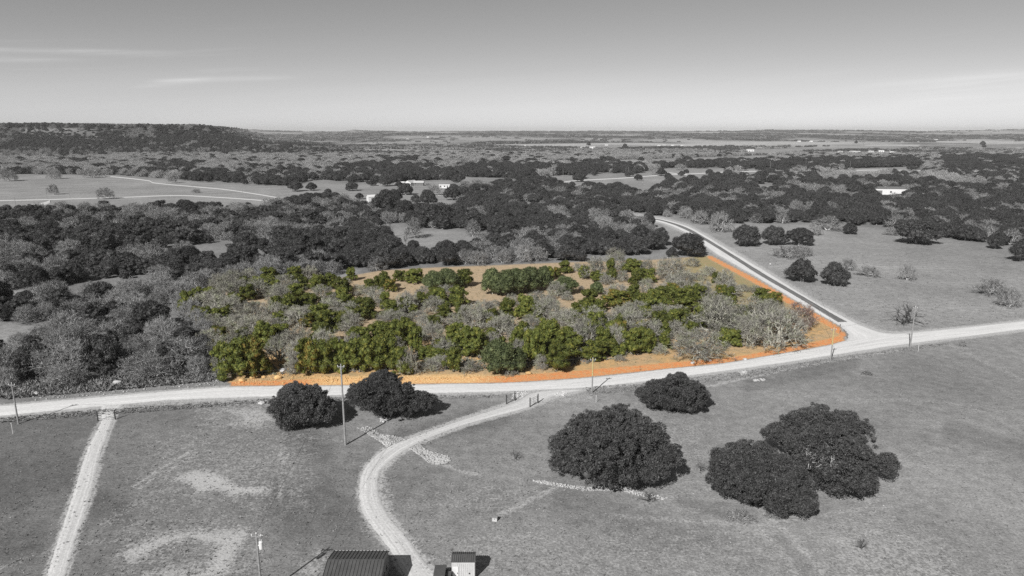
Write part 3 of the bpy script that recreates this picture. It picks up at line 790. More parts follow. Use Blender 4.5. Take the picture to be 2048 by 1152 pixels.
def part_meshes(kind, i, leafmat, barkmat):
    key = (kind, i, leafmat, barkmat)
    if key not in MESH:
        q = PROTO[kind][i]
        MESH[key] = (mesh_fast('crown', q['cv'], q['cf'], [M[leafmat], M[barkmat]] if q['mi'] is not None else [M[leafmat]], q['mi']), mesh_fast('trunk', q['tv'], q['tf'], [M[barkmat]]))
    return MESH[key]
TREES = []      # every individual: dict for labelling
def tree_at(name, X, Y, w, h, kind, leafmat, barkmat, var=None, seg=None, cat='tree'):
    z = float(terr(X, Y))
    i = random.randrange(len(PROTO[kind])) if var is None else var % len(PROTO[kind])
    q = PROTO[kind][i]; cm, tm = part_meshes(kind, i, leafmat, barkmat)
    e = bpy.data.objects.new(name, None); COL.objects.link(e); e.location = (X, Y, z)
    e.rotation_euler = (0, 0, random.random() * 6.28); s = w / q['w']; e.scale = (s * random.uniform(.93, 1.07), s * random.uniform(.93, 1.07), h / q['h'])
    e.empty_display_size = .3
    e['category'] = cat
    for nm, me in (('trunk', tm), ('crown', cm)):
        c = bpy.data.objects.new(nm, me); COL.objects.link(c); c.parent = e
    TREES.append(dict(o=e, X=X, Y=Y, w=w, h=h, kind=kind, mat=leafmat, seg=seg))
    return e
def px_tree(name, x, y, wp, hp, kind, leafmat, barkmat, seg=None, var=None):
    """a tree whose foot stands at (x, y) in the photograph, wp wide and hp high there"""
    X, Y, _ = G(x, y); t = depth(y)
    dep = math.atan2(H, Y)
    w = wp * t / F
    h = max(.5, (hp * t / F - w * .30 * math.sin(dep)) / math.cos(dep))
    return tree_at(name, X, Y, w, h, kind, leafmat, barkmat, var, seg)
def mean_px(poly): return poly

# --- the coloured lot: J juniper, R rust tinged juniper, O green oak, B leafless oak, D reddish leafless
LOT_T = '''J 703 561 20 20;J 686 595 30 34;J 738 580 22 18;J 765 578 34 30;R 782 583 25 21;J 800 562 26 18;J 831 566 36 25;O 868 583 44 40;O 895 578 52 40;J 927 573 34 32
J 730 638 42 34;B 750 612 56 36;J 772 618 22 26;B 815 622 50 36;J 845 612 26 22;J 878 616 32 30;B 892 602 44 30;J 917 613 40 34;J 890 636 28 24;B 965 640 62 38;B 788 638 46 26
O 985 588 50 50;O 1010 590 58 50;O 1037 587 58 50;O 1062 583 54 50;O 1085 580 42 46;J 1096 560 20 22;O 1130 588 50 36;J 1131 546 27 19;R 1114 554 16 16;B 1155 543 18 16;J 1169 557 22 22;B 1190 556 48 38;J 1191 563 26 18;J 1222 560 22 32;B 1231 541 42 40
B 1212 568 30 18;J 1268 544 42 22;B 1291 545 30 24;B 1245 562 26 20;J 1268 570 22 20;J 1281 561 26 22;J 1300 566 20 24;B 1292 583 32 24;O 1193 589 27 25;R 1232 616 50 30;B 1236 594 44 26;J 1266 606 28 30;J 1178 614 32 28;J 1198 624 26 20
J 1050 640 38 38;B 1096 642 62 44;O 1072 606 14 16;B 1025 612 32 22;J 1013 636 32 30;J 1310 634 42 42;J 1296 618 30 26;B 1270 636 52 32;B 1340 560 62 42;B 1347 588 52 36;J 1326 597 30 22
B 1366 572 48 30;B 1385 533 24 17;B 1415 551 30 18;J 1431 566 15 17;B 1450 582 38 38;J 1362 620 60 40;B 1402 600 52 36;R 1441 598 22 24;B 1485 583 22 14;B 1512 586 26 15;J 1522 601 34 22;R 1549 608 30 20;B 1430 642 80 50;B 1512 650 88 54;J 1478 641 28 24;J 1455 612 26 16
D 1599 654 62 50;B 1395 718 92 58;B 1549 691 104 74;B 1502 688 62 52;B 1432 668 92 62;J 1342 662 32 38;J 1330 698 22 26;J 1362 655 50 30;B 1352 642 56 30;J 1383 672 26 24
J 1113 742 46 48;J 1132 716 56 50;J 1098 702 50 54;J 1064 727 40 58;O 998 744 76 64;O 1034 742 44 46;J 1188 719 46 34;J 1207 702 40 40;B 1172 700 52 54;B 1232 700 48 46;J 1222 709 28 26;J 1262 708 42 42;J 1292 703 36 38;J 1326 680 24 28
B 1300 680 62 40;B 1200 667 68 44;B 1132 657 62 38;B 1260 660 62 42;J 1190 670 40 40;J 1322 668 44 38;B 1083 737 26 26;J 706 741 46 52;J 741 740 46 58;J 772 738 48 58;J 800 747 42 46;J 720 702 46 42;J 760 692 50 40;J 796 692 42 42;J 834 706 27 44
B 820 748 32 46;B 866 690 52 42;J 856 718 36 22;J 877 718 40 22;B 892 712 52 32;J 908 742 32 38;J 916 706 50 48;J 946 712 50 50;B 786 657 62 36;J 811 666 27 26;B 850 662 36 30;B 702 668 42 38;B 946 662 70 46;B 1002 672 60 42;B 900 652 26 16;J 1012 662 32 26
J 476 752 62 62;R 508 750 54 58;J 446 742 40 44;B 480 692 56 32;R 440 682 32 26;B 430 662 62 32;B 512 667 56 36;J 560 682 46 30;B 560 722 52 48;B 602 736 52 54;B 592 692 60 36;J 532 697 42 42;R 622 746 56 60;J 656 745 46 50;B 650 702 52 42;J 682 743 32 54;B 596 652 56 36;J 652 662 42 36
J 635 582 26 28;J 656 576 32 24;J 592 600 36 27;R 574 606 34 20;J 376 622 28 32;J 392 602 30 22;R 396 640 26 22;B 460 596 62 34;B 520 592 60 34;J 545 590 32 28;B 570 582 50 30;J 600 578 34 24;J 520 575 34 20;J 490 574 36 18;B 560 612 42 40;B 450 630 70 40;B 500 640 56 36;B 545 640 58 34
B 410 622 60 36;J 585 624 40 30;J 620 618 42 26;B 642 600 46 28;B 662 628 50 30;J 690 622 36 30;J 672 608 38 22;B 610 640 46 28;J 640 646 44 32;B 690 650 46 30;J 700 636 26 22;B 470 664 60 34;J 560 652 30 24;J 420 600 34 20;R 480 612 30 20;J 440 646 30 26;B 700 716 50 44;J 640 690 38 34
B 1060 690 46 34;J 1040 702 38 40;B 1150 690 46 40;J 960 690 34 28;B 985 704 40 36;J 980 648 34 28;B 1062 662 46 30;J 1085 676 44 30;B 1240 640 46 26;J 1230 662 34 26;J 1150 640 30 20;B 1180 640 50 28;B 1320 640 46 30;J 1370 692 26 20;B 1345 672 44 30;J 1280 690 34 30;J 1405 655 28 22
B 1395 560 30 14;B 850 596 40 22;B 835 640 34 18;B 870 646 30 16;B 1100 606 26 14;B 1135 600 22 12;B 715 590 34 20;B 690 566 22 10;B 930 622 26 12;B 925 588 14 8;B 1162 580 10 8;B 990 612 20 12;B 1060 616 26 16;B 1160 622 20 12;B 1135 640 24 16;B 860 740 46 22;B 940 742 40 20;B 1020 750 24 12;B 880 730 34 20;B 1150 718 30 26;B 1240 722 20 12;B 1540 632 50 32;B 1468 668 50 36;B 1588 672 26 14;B 585 748 26 26;J 530 742 20 22'''
for rec in LOT_T.replace('\n', ';').split(';'):
    c, x, y, w_, h_ = rec.split(); x, y, w_, h_ = map(float, (x, y, w_, h_))
    if c == 'J': px_tree('juniper_tree', x, y, w_ * 1.16, h_ * 1.28, 'juniper', 'leaf_green', 'bark_lot', 'lot')
    if c == 'R': px_tree('juniper_tree', x, y, w_ * 1.16, h_ * 1.28, 'juniper', 'leaf_rust', 'bark_lot', 'lot')
    if c == 'O': px_tree('live_oak_tree', x, y, w_ * 1.15, h_ * 1.1, 'oak', 'leaf_oakgreen', 'bark_lot', 'lot')
    if c == 'B': px_tree('leafless_oak_tree', x, y, w_ * 1.2, h_ * 1.22, 'bare', 'twig_lot', 'bark_lot', 'lot')
    if c == 'D': px_tree('leafless_oak_tree', x, y, w_ * 1.1, h_ * 1.1, 'bare', 'twig_red', 'bark_lot', 'lot')

rj = np.random.default_rng(21); HOLES = [[(590, 590), (650, 570), (720, 590), (650, 610)], [(870, 600), (1000, 595), (1060, 625), (940, 650)], [(1110, 580), (1230, 560), (1250, 600), (1160, 620)], [(1000, 650), (1050, 645), (1040, 665)]]
nj = 0
while nj < 92:
    x, y = rj.uniform(380, 1540), rj.uniform(592, 722)
    if poly_sd([x], [y], LOT)[0] < 26 or any(poly_sd([x], [y], h_)[0] > -4 for h_ in HOLES): continue
    w_ = rj.uniform(20, 38); nj += 1
    if rj.random() < .8: px_tree('juniper_tree', x, y, w_, w_ * rj.uniform(.85, 1.15), 'juniper', 'leaf_green' if rj.random() < .85 else 'leaf_rust', 'bark_lot', 'lot')
    else: px_tree('leafless_oak_tree', x, y, w_ * 1.5, w_ * 1.1, 'bare', 'twig_lot', 'bark_lot', 'lot')

for x, y, w_, c in ((368, 598, 44, 'B'), (388, 582, 46, 'B'), (412, 574, 44, 'B'), (362, 618, 40, 'B'), (380, 636, 44, 'B'), (396, 656, 46, 'B'), (410, 676, 46, 'B'), (424, 700, 50, 'B'), (436, 722, 50, 'B'), (446, 744, 44, 'B'), (440, 580, 40, 'B'), (470, 572, 40, 'B'), (404, 612, 30, 'J'), (500, 566, 34, 'B'), (540, 564, 36, 'J'), (428, 612, 40, 'B'), (590, 562, 36, 'J'), (620, 560, 34, 'B'), (480, 590, 40, 'B'), (415, 640, 26, 'J')):
    if c == 'J': px_tree('juniper_tree', x, y, w_, w_ * .9, 'juniper', 'leaf_green', 'bark_lot', 'lot')
    else: px_tree('leafless_oak_tree', x, y, w_ * 1.2, w_ * .95, 'bare', 'twig_lot' if x > 415 else 'twig_grey', 'bark_lot' if x > 415 else 'bark_grey', 'lot')

# --- hand placed trees of the grey country
GREY_T = '''E 1491 491 60 40;E 1545 489 50 36;E 1597 491 50 36;E 1700 468 30 20;E 1832 487 76 48;E 1990 497 34 26;E 2040 522 44 42;E 1602 563 60 46;E 1668 571 54 46;E 1375 511 74 46;E 1343 514 24 20;E 1296 455 30 30;E 1320 490 40 34
L 1440 463 46 38;L 1655 460 50 28;L 1575 515 50 24;L 1693 540 30 24;L 1735 552 40 22;L 1815 560 28 32;L 1980 591 50 36;L 2017 614 36 40;K 1812 648 78 46;L 1610 512 30 20;L 1734 748 22 7;L 1925 692 14 12
K 1030 918 28 22;K 1297 1002 44 24;L 1476 1040 46 28;K 1400 942 28 22;K 1722 1098 30 26;L 1545 1034 30 18;L 1600 505 40 16;L 1632 470 24 18;L 1780 470 26 16
L 210 398 30 23;L 107 389 20 20;L 186 355 36 20;L 110 358 24 18;L 17 362 38 22;L 346 366 16 18;L 829 476 32 40;K 779 475 22 34;L 946 473 30 32;L 961 491 32 26;E 827 506 28 26;K 812 488 12 22;L 393 386 20 8;E 735 369 6 8;E 805 388 8 8
E 776 428 58 46;E 810 436 40 36;E 790 404 32 24;E 832 408 22 18;E 856 411 40 30;E 905 400 34 26;E 862 450 60 40;E 885 446 48 38;E 1160 522 30 24;E 1350 380 24 16;E 1340 362 18 12'''
EV, LV = 0, 0
OCC = []
for rec in GREY_T.replace('\n', ';').split(';'):
    c, x, y, w_, h_ = rec.split(); x, y, w_, h_ = map(float, (x, y, w_, h_))
    if c == 'E': px_tree('evergreen_tree', x, y, w_ * 1.05, h_ * 1.08, 'oak', 'leaf_grey_oak', 'bark_grey', 'grey')
    if c == 'L': px_tree('leafless_tree', x, y, w_ * 1.05, h_ * 1.08, 'bare', 'twig_grey', 'bark_grey', 'grey')
    if c == 'K': px_tree('dead_tree', x, y, w_ * 1.05, h_ * 1.08, 'dead', 'bark_dark', 'bark_dark', 'grey')
    X_, Y_, _ = G(x, y); OCC.append((X_, Y_))
OCC = np.array(OCC)

# --- the woods, scattered
DARK = [
    [(668, 334), (740, 330), (872, 338), (870, 368), (760, 370), (670, 364)], [(880, 340), (960, 334), (1060, 334), (1075, 362), (1000, 360), (885, 360)],
    [(1118, 330), (1240, 326), (1296, 340), (1290, 356), (1120, 358)], [(1308, 326), (1440, 320), (1560, 326), (1560, 342), (1320, 344)],
    [(1560, 324), (1830, 318), (1850, 340), (1560, 346)], [(1880, 312), (2300, 318), (2300, 350), (1880, 350)], [(300, 332), (400, 330), (400, 350), (300, 352)], [(140, 326), (180, 324), (180, 330), (140, 332)],
    [(1040, 330), (1100, 336), (1100, 350), (1040, 352)], [(760, 318), (830, 320), (830, 332), (760, 332)], [(1240, 293), (1480, 291), (1480, 298), (1240, 300)], [(1560, 292), (1700, 288), (1800, 290), (1700, 296)],
]
PALE = [[(1810, 352), (1880, 354), (1960, 368), (1970, 382), (1880, 376)], [(1580, 380), (1620, 386), (1640, 400), (1590, 398)], [(1640, 386), (1720, 396), (1700, 406), (1650, 400)], [(1490, 445), (1560, 448), (1560, 455), (1490, 455)],
        [(1640, 350), (1780, 350), (1780, 364), (1640, 366)], [(1180, 440), (1230, 440), (1230, 464), (1180, 464)], [(250, 560), (380, 580), (400, 640), (260, 640)], [(1100, 430), (1140, 430), (1140, 460), (1100, 450)]]
def scatter():
    P = []
    def band(y0, y1, s, margin=1.12):
        ys = np.arange(y0, y1, s); out = []
        xm = y1 * .76 * margin + 40
        gx, gy = np.meshgrid(np.arange(-xm, xm, s), ys)
        gx = gx + (np.arange(len(ys)) % 2)[:, None] * s / 2
        X = (gx + rng.uniform(-.42, .42, gx.shape) * s).ravel(); Y = (gy + rng.uniform(-.42, .42, gy.shape) * s).ravel()
        k = np.abs(X) < Y * .76 * margin + 40
        return X[k], Y[k], np.full(k.sum(), s)
    B = [band(118, 240, 6.0), band(240, 520, 6.6), band(520, 900, 8.2), band(900, 1440, 10.5)]
    X, Y, S = (np.concatenate([b[i] for b in B]) for i in range(3))
    px, py = to_px(X, Y)
    ok = poly_sd(px, py, FRONT) < -10
    ok &= (poly_sd(px, py, LOT) < -1)
    for c in CLEAR: ok &= (poly_sd(px, py, c) < 0) | ((rng.random(len(X)) < .035) & (Y > 480) & (px > 560))
    ok &= poly_sd(px, py, BANK) < 4
    sd = np.minimum(line_d(px, py, SIDE_L), line_d(px, py, SIDE_R)); ok &= sd > 5
    # small natural gaps
    gap = fbm(X / 28 + 3, Y / 28 + 8, 3); ok &= ~((gap > .71) & (py > 330))
    for ox, oy in OCC: ok &= (X - ox) ** 2 + (Y - oy) ** 2 > (4.0 + .004 * Y) ** 2
    X, Y, S, px, py = (a[ok] for a in (X, Y, S, px, py))
    # chance of an evergreen
    nz = fbm(X / 24 + 11, Y / 24 + 2, 3) - .5
    pd = np.interp(py, [300, 318, 335, 350, 365, 400, 520, 600, 680, 760], [.12, .15, .28, .5, .8, .84, .7, .62, .45, .4])
    pd = np.where((px < 700) & (py > 405), np.interp(py, [405, 430, 560, 640, 700, 770], [.68, .58, .66, .68, .6, .5]), pd)
    pd = np.where((px < 1500) & (py < 345), pd * .4, pd)
    pd = pd + nz * 1.5
    wig = fbm(X / 40, Y / 90, 3) - .5
    for c in DARK: pd = np.where(poly_sd(px, py, c) + wig * 26 * np.clip((py - 280) / 60, .2, 1) > 0, .93, pd)
    for c in PALE: pd = np.where(poly_sd(px, py, c) > 0, .05, pd)
    ev = rng.random(len(X)) < pd
    return X, Y, S, px, py, ev
X, Y, S, px, py, ev = scatter()
NT = len(X)
# pick the largest in view as individuals
def near(mask, n):
    inside = mask & (px > -40) & (px < 2088) & (py < 900)
    idx = np.where(inside)[0]
    return idx[np.argsort(Y[idx])][:n]
E_IND, L_IND = near(ev, 300 - GREY_T.count('E ')), near(~ev, 300 - GREY_T.count('L '))
sizes = rng.uniform(.62, 1.35, NT)
leftw = (px < 700) & (py > 405)
def dims(i):
    s = float(sizes[i]); bandk = float(S[i])
    if ev[i]:
        oak = (not leftw[i]) or (hash((int(X[i]), int(Y[i]))) % 3 == 0)
        if oak: return 'oak', bandk * 1.32 * s, min(bandk, 8) * .88 * s
        return 'juniper', bandk * .98 * s, min(bandk, 8) * .86 * s
    return 'bare', bandk * 1.25 * s, min(bandk, 8) * .86 * s
IND = set(E_IND.tolist()) | set(L_IND.tolist())
for i in sorted(IND, key=lambda i: Y[i]):
    k, w_, h_ = dims(i)
    if ev[i]: tree_at('evergreen_tree', X[i], Y[i], w_, h_, k, 'leaf_grey_oak' if k == 'oak' else 'leaf_grey', 'bark_grey', None, 'grey')
    else: tree_at('leafless_tree', X[i], Y[i], w_, h_, 'bare', 'twig_grey', 'bark_grey', None, 'grey')

# prototypes for the woods that read as a mass
SRC = bpy.data.collections.new('woodland_sources')
def joined(kind, i, leafmat, barkmat, name):
    q = PROTO[kind][i]
    V = np.concatenate([q['cv'], q['tv']]); b = len(q['cv'])
    fc = list(q['cf']) + [tuple(x + b for x in f) for f in q['tf']]
    me = mesh_fast(name, V, fc, [M[leafmat], M[barkmat]], (list(q['mi']) if q['mi'] is not None else [0] * len(q['cf'])) + [1] * len(q['tf']))
    return me
SOURCES = {}
def source_coll(key, items):
    c = bpy.data.collections.new(key)
    for n, me in enumerate(items):
        o = bpy.data.objects.new('%s_source_%02d' % (key, n), me); c.objects.link(o)
    SOURCES[key] = c
source_coll('evergreen', [joined('oak', i, 'leaf_grey_oak', 'bark_grey', 'e') for i in range(5)] + [joined('juniper', i, 'leaf_grey', 'bark_grey', 'e') for i in range(5)])
source_coll('leafless', [joined('bare', i, 'twig_grey', 'bark_grey', 'l') for i in range(7)])
source_coll('valley_leafless', [joined('bare', i, 'twig_valley', 'bark_grey', 'l') for i in range(7)])
# low detail groves for the far country
def grove(seed, n, leaf, w=30, h=6, d=14):
    r = np.random.default_rng(seed); lb = []
    for i in range(n):
        a = r.normal() * w * .24; b = r.normal() * d * .28; s = h * (.35 + .25 * r.random())
        lb.append((a, b, s * .8, s * 1.2, s * 1.1, s * .95))
    V, fc = crown(lb, 260, 1.3, seed, .9, .3, 0)
    return mesh_fast('g', V, fc, [M[leaf]])
source_coll('groves', [grove(40 + i, 7, 'leaf_grey') for i in range(4)])
M['twig_solid'] = mat('bare_canopy', .20, .95, .05, .35, .25, objrand=.25)
source_coll('pale_groves', [grove(60 + i, 7, 'twig_solid') for i in range(4)])
def gn_scatter(name, pts, rots, scl, idx, key, label, cat='woodland'):
    me = bpy.data.meshes.new(name); pts = np.asarray(pts, np.float32)
    me.vertices.add(len(pts)); me.vertices.foreach_set('co', pts.ravel())
    for nm, tp, arr in (('rz', 'FLOAT', rots), ('pick', 'INT', idx)):
        a = me.attributes.new(nm, tp, 'POINT'); a.data.foreach_set('value', np.asarray(arr, np.float32 if tp == 'FLOAT' else np.int32))
    a = me.attributes.new('size', 'FLOAT_VECTOR', 'POINT'); a.data.foreach_set('vector', np.asarray(scl, np.float32).ravel())
    me.update()
    o = obj(name, me, kind='stuff', label=label, category=cat)
    ng = bpy.data.node_groups.new(name + '_nodes', 'GeometryNodeTree')
    ng.interface.new_socket('Geometry', in_out='INPUT', socket_type='NodeSocketGeometry')
    ng.interface.new_socket('Geometry', in_out='OUTPUT', socket_type='NodeSocketGeometry')
    gi, go = ng.nodes.new('NodeGroupInput'), ng.nodes.new('NodeGroupOutput')
    ci = ng.nodes.new('GeometryNodeCollectionInfo'); ci.inputs['Collection'].default_value = SOURCES[key]
    ci.inputs['Separate Children'].default_value = True; ci.inputs['Reset Children'].default_value = True
    ip = ng.nodes.new('GeometryNodeInstanceOnPoints'); ip.inputs['Pick Instance'].default_value = True
    def na(nm, tp):
        n = ng.nodes.new('GeometryNodeInputNamedAttribute'); n.data_type = tp; n.inputs['Name'].default_value = nm; return n.outputs[0]
    cx = ng.nodes.new('ShaderNodeCombineXYZ'); ng.links.new(na('rz', 'FLOAT'), cx.inputs[2])
    er = ng.nodes.new('FunctionNodeEulerToRotation'); ng.links.new(cx.outputs[0], er.inputs[0])
    ng.links.new(gi.outputs[0], ip.inputs['Points']); ng.links.new(ci.outputs[0], ip.inputs['Instance'])
    ng.links.new(na('pick', 'INT'), ip.inputs['Instance Index']); ng.links.new(er.outputs[0], ip.inputs['Rotation']); ng.links.new(na('size', 'FLOAT_VECTOR'), ip.inputs['Scale'])
    ng.links.new(ip.outputs[0], go.inputs[0])
    md = o.modifiers.new('scatter', 'NODES'); md.node_group = ng
    return o
def mass(name, sel, label, evg, key=None):
    idx = [i for i in sel if i not in IND]
    P_, R_, S_, K_ = [], [], [], []
    zt = terr(X[idx], Y[idx])
    for j, i in enumerate(idx):
        k, w_, h_ = dims(i)
        n = random.randrange(5) if k != 'bare' else random.randrange(7)
        q = PROTO[k][n]
        P_.append((X[i], Y[i], zt[j])); R_.append(random.random() * 6.28); S_.append((w_ / q['w'], w_ / q['w'], h_ / q['h'])); K_.append(n + (5 if k == 'juniper' else 0))
    gn_scatter(name, P_, R_, S_, K_, key or ('evergreen' if evg else 'leafless'), label)
mass('evergreen_woodland', np.where(ev)[0], 'dark evergreen woodland filling the valley behind the nearest trees', True)
mass('leafless_woodland', np.where(~ev & (Y < 620))[0], 'leafless woodland mingled with the evergreens around the lot', False)
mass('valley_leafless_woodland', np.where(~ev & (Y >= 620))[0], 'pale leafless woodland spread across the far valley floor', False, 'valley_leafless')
# woods on the hill and the far country
def hill_woods():
    s = 8.0
    gx, gy = np.meshgrid(np.arange(-1500, -230, s), np.arange(1400, 1800, s))
    x = (gx + rng.uniform(-.45, .45, gx.shape) * s).ravel(); y = (gy + rng.uniform(-.45, .45, gy.shape) * s).ravel()
    z = terr(x, y); k = (z > 1.0) & (rng.random(len(x)) < np.where(z > 50, .6, .9)); x, y, z = x[k], y[k], z[k]
    pn = fbm(x / 70, y / 70 + 5, 3)
    pale = (rng.random(len(x)) < .03 + .85 * smooth(.6, .66, pn)) | ((z < 12) & (rng.random(len(x)) < .35)) | ((z > 46) & (rng.random(len(x)) < .3))
    for nm, msk, key, lab in (('hillside_evergreens', ~pale, 'evergreen', 'dark evergreens covering the flat topped hill on the left'), ('hillside_leafless_trees', pale, 'leafless', 'pale leafless trees in patches on the flat topped hill')):
        n = msk.sum(); sc = rng.uniform(.85, 1.3, n)
        pick = rng.integers(0, 5, n) if key == 'evergreen' else rng.integers(0, 7, n)
        gn_scatter(nm, np.c_[x[msk], y[msk], z[msk]], rng.uniform(0, 6.28, n), np.c_[sc * 1.15, sc * 1.15, sc * (.95 if key == 'evergreen' else 1.15)], pick, key, lab)
hill_woods()
def far_woods():
    xs, ys = [], []
    yy = 1440.0
    while yy < 8600:
        st = max(14, yy * .011)
        n = int(yy * 1.66 / (yy * .0115 + 3))
        xs.append(rng.uniform(-.83, .83, n) * yy); ys.append(yy + rng.uniform(-.5, .5, n) * st); yy += st
    x, y = np.concatenate(xs), np.concatenate(ys)
    ppx, ppy = to_px(x, y, 0)
    z = terr(x, y); R = np.hypot(x, y)
    ok = ~((x < -230) & (y < 1800) & (z > .5))
    fz = fbm(x / 420 + 50, y / 950 + 7, 4)
    farm = smooth(.50, .56, fz) * smooth(1900, 2700, R)
    ok &= rng.random(len(x)) > farm * .96
    ok &= rng.random(len(x)) < np.where(y < 2600, .9, .75)
    for c in CLEAR: ok &= poly_sd(ppx, ppy, c) < 0.3
    for c in ([(980, 289), (1500, 283), (2300, 281), (2300, 289), (1840, 293), (1480, 291), (1230, 295.5), (1100, 294)], [(800, 276), (900, 275), (1250, 279), (1250, 283), (900, 279)], [(560, 297), (590, 298), (980, 300.5), (985, 303.5), (600, 302)]):
        ok &= (poly_sd(ppx, ppy, c) < 0) | (rng.random(len(x)) < .04 + .5 * smooth(.55, .7, fbm(x / 160, y / 260, 3)))
    x, y, z, ppx, ppy = x[ok], y[ok], z[ok], ppx[ok], ppy[ok]
    pn = fbm(x / 300 + 9, y / 500 + 5, 3)
    pale = rng.random(len(x)) < np.where(ppy > 296, .85, .35) * smooth(.35, .6, pn) + .1
    ins = np.zeros(len(x), bool)
    for c in DARK: ins |= poly_sd(ppx, ppy, c) > 0
    pale &= ~ins
    for nm, msk, key, lab in (('distant_evergreen_groves', ~pale, 'groves', 'dark groves on the far plain and the low hills at the horizon'), ('distant_leafless_groves', pale, 'pale_groves', 'pale leafless groves on the far plain')):
        n = msk.sum(); sc = rng.uniform(.6, 1.15, n) * (.55 + y[msk] / 6500)
        gn_scatter(nm, np.c_[x[msk], y[msk], z[msk] - .5], rng.normal(0, .35, n), np.c_[sc * 1.1, sc, .55 + .45 * sc * .8], rng.integers(0, 4, n), key, lab)
far_woods()

# --- the big live oaks in the near pasture, lobe by lobe (x, y, radius in the photo, height of the lobe's centre in m)
BIG = [
    ('wide dark round-topped live oak just below the road, left of the tall pole', [(603, 803, 40, 4.2), (572, 820, 34, 3.0), (632, 816, 34, 3.2), (608, 834, 32, 2.2), (585, 798, 28, 3.6), (585, 838, 26, 1.8), (640, 832, 24, 2.0), (622, 795, 26, 3.9)]),
    ('dark pointed live oak just right of the tall pole, half over the road', [(765, 775, 32, 5.0), (742, 790, 36, 4.0), (795, 793, 36, 3.7), (722, 798, 26, 2.6), (838, 806, 30, 2.2), (782, 815, 32, 2.2), (757, 806, 34, 3), (815, 812, 28, 2.0), (770, 760, 20, 6.2), (718, 782, 18, 3.2)]),
    ('smaller dark live oak between the biggest oak and the road bend', [(1350, 780, 33, 4.0), (1312, 794, 32, 2.4), (1380, 792, 35, 3.0), (1350, 806, 27, 1.8), (1382, 808, 24, 1.6), (1325, 782, 26, 3.0), (1357, 762, 16, 5.0), (1290, 792, 16, 1.8)]),
    ('largest dark oak clump in the middle of the pasture above the stone line', [(1240, 852, 46, 6.4), (1185, 868, 50, 6.0), (1290, 882, 46, 5.6), (1138, 900, 42, 3.8), (1215, 915, 62, 5.4), (1318, 915, 40, 3.8), (1178, 942, 40, 3.0), (1245, 945, 42, 3.0), (1300, 945, 34, 2.6), (1212, 962, 24, 1.6), (1130, 930, 28, 2.2), (1270, 860, 30, 5.6)]),
    ('lower left oak of the pair of dark clumps on the right', [(1466, 932, 42, 4.8), (1515, 926, 42, 5.4), (1562, 946, 40, 4.8), (1448, 958, 30, 3.2), (1508, 968, 44, 3.8), (1562, 985, 40, 3.2), (1594, 1008, 32, 2.0), (1552, 1006, 28, 2.0), (1598, 975, 24, 2.6), (1470, 975, 27, 2.4), (1488, 908, 22, 5.2)]),
    ('upper right oak of the pair, with bare branches showing in its top', [(1640, 848, 42, 6.8), (1592, 856, 30, 5.6), (1692, 868, 46, 6.2), (1548, 872, 23, 3.4), (1655, 895, 50, 6.4), (1708, 918, 44, 5.0), (1764, 932, 25, 2.6), (1668, 938, 38, 4.4), (1704, 960, 38, 3.2), (1668, 968, 24, 2.0), (1726, 965, 24, 2), (1570, 878, 20, 4.2), (1606, 900, 30, 5.0), (1618, 930, 24, 4.0), (1630, 952, 18, 2.6)]),
]
def big_oak(label, lobes, seed, bare_top=False):
    r = np.random.default_rng(seed)
    main = []
    for x, y, rp, z in lobes:
        X_, Y_, _ = G(x, y, z); R = rp * depth(y, z) / F
        main.append((X_, Y_, z, R, R, min(R * .8, max(z * .85, 1.2))))
    Mn = np.array(main)
    c = np.array([Mn[:, 0].mean(), Mn[:, 1].mean(), 0])
    sub = []
    for l in Mn:
        n = int(20 + 5.2 * l[3] ** 2)
        for i in range(n):
            d = norm(r.normal(size=3)); d[2] = abs(d[2]) if r.random() < .8 else d[2] * .5
            out_ = r.random() < .32
            s = r.uniform(.2, .5) if out_ else r.uniform(.35, 1.15)
            p = l[:3] + d * l[3:] * (r.uniform(.98, 1.2) if out_ else r.uniform(.62, .96))
            if p[2] < .35: continue
            sub.append((*p, s, s, s * .85))
    core = [tuple(np.r_[l[:3], l[3:] * .5]) for l in Mn]
    area = sum(4 * 3.14 * l[3] ** 2 for l in sub)
    V, fc = crown(sub, int(min(120000, 11500 * len(main))), .125, seed, .45, .75, .05, .2)
    V2, f2 = crown(core, 10, .2, seed, .8, .5)
    b = len(V); V = np.concatenate([V, V2]) - c; fc = list(fc) + [tuple(i + b for i in f) for f in f2]
    e = thing('live_oak_tree', label, 'tree', tuple(c), 0, 'big live oaks in the near pasture')
    obj('crown', mesh_fast('crown', V, fc, [M['leaf_fg']]), e)
    segs = []
    for k, l in enumerate(Mn):
        p = np.array([l[0] * .35 + c[0] * .65, l[1] * .35 + c[1] * .65, -.1]); q = p + (l[:3] - p) * .5 + [0, 0, .3]
        segs += [(p - c, q - c, .32, .2), (q - c, l[:3] - c, .2, .1)]
        for j in range(5):
            d = norm(r.normal(size=3)); d[2] = abs(d[2]); segs.append((l[:3] - c, l[:3] + d * l[3:] * .95 - c, .09, .03))
    tv, tf = limb_mesh(segs, 6)
    obj('trunk', mesh_fast('trunk', tv, tf, [M['bark_dark']]), e)
    if bare_top:
        bx = Mn[4]
        tr, cv, cf, _ = bare(4242, 8, 2.6, 3, 4, 3, .7)
        tv, tf = limb_mesh(tr, 4); b = len(cv)
        off = np.array([Mn[4][0], Mn[4][1], 4.9]) - c
        obj('bare_branches', mesh_fast('bare_branches', np.concatenate([cv, tv]) + off, list(cf) + [tuple(i + b for i in f) for f in tf], [M['bark_grey']]), e, label='pale leafless branches in the top of the crown')
for n, (lab, lb) in enumerate(BIG): big_oak(lab, lb, 700 + n, n == 5)

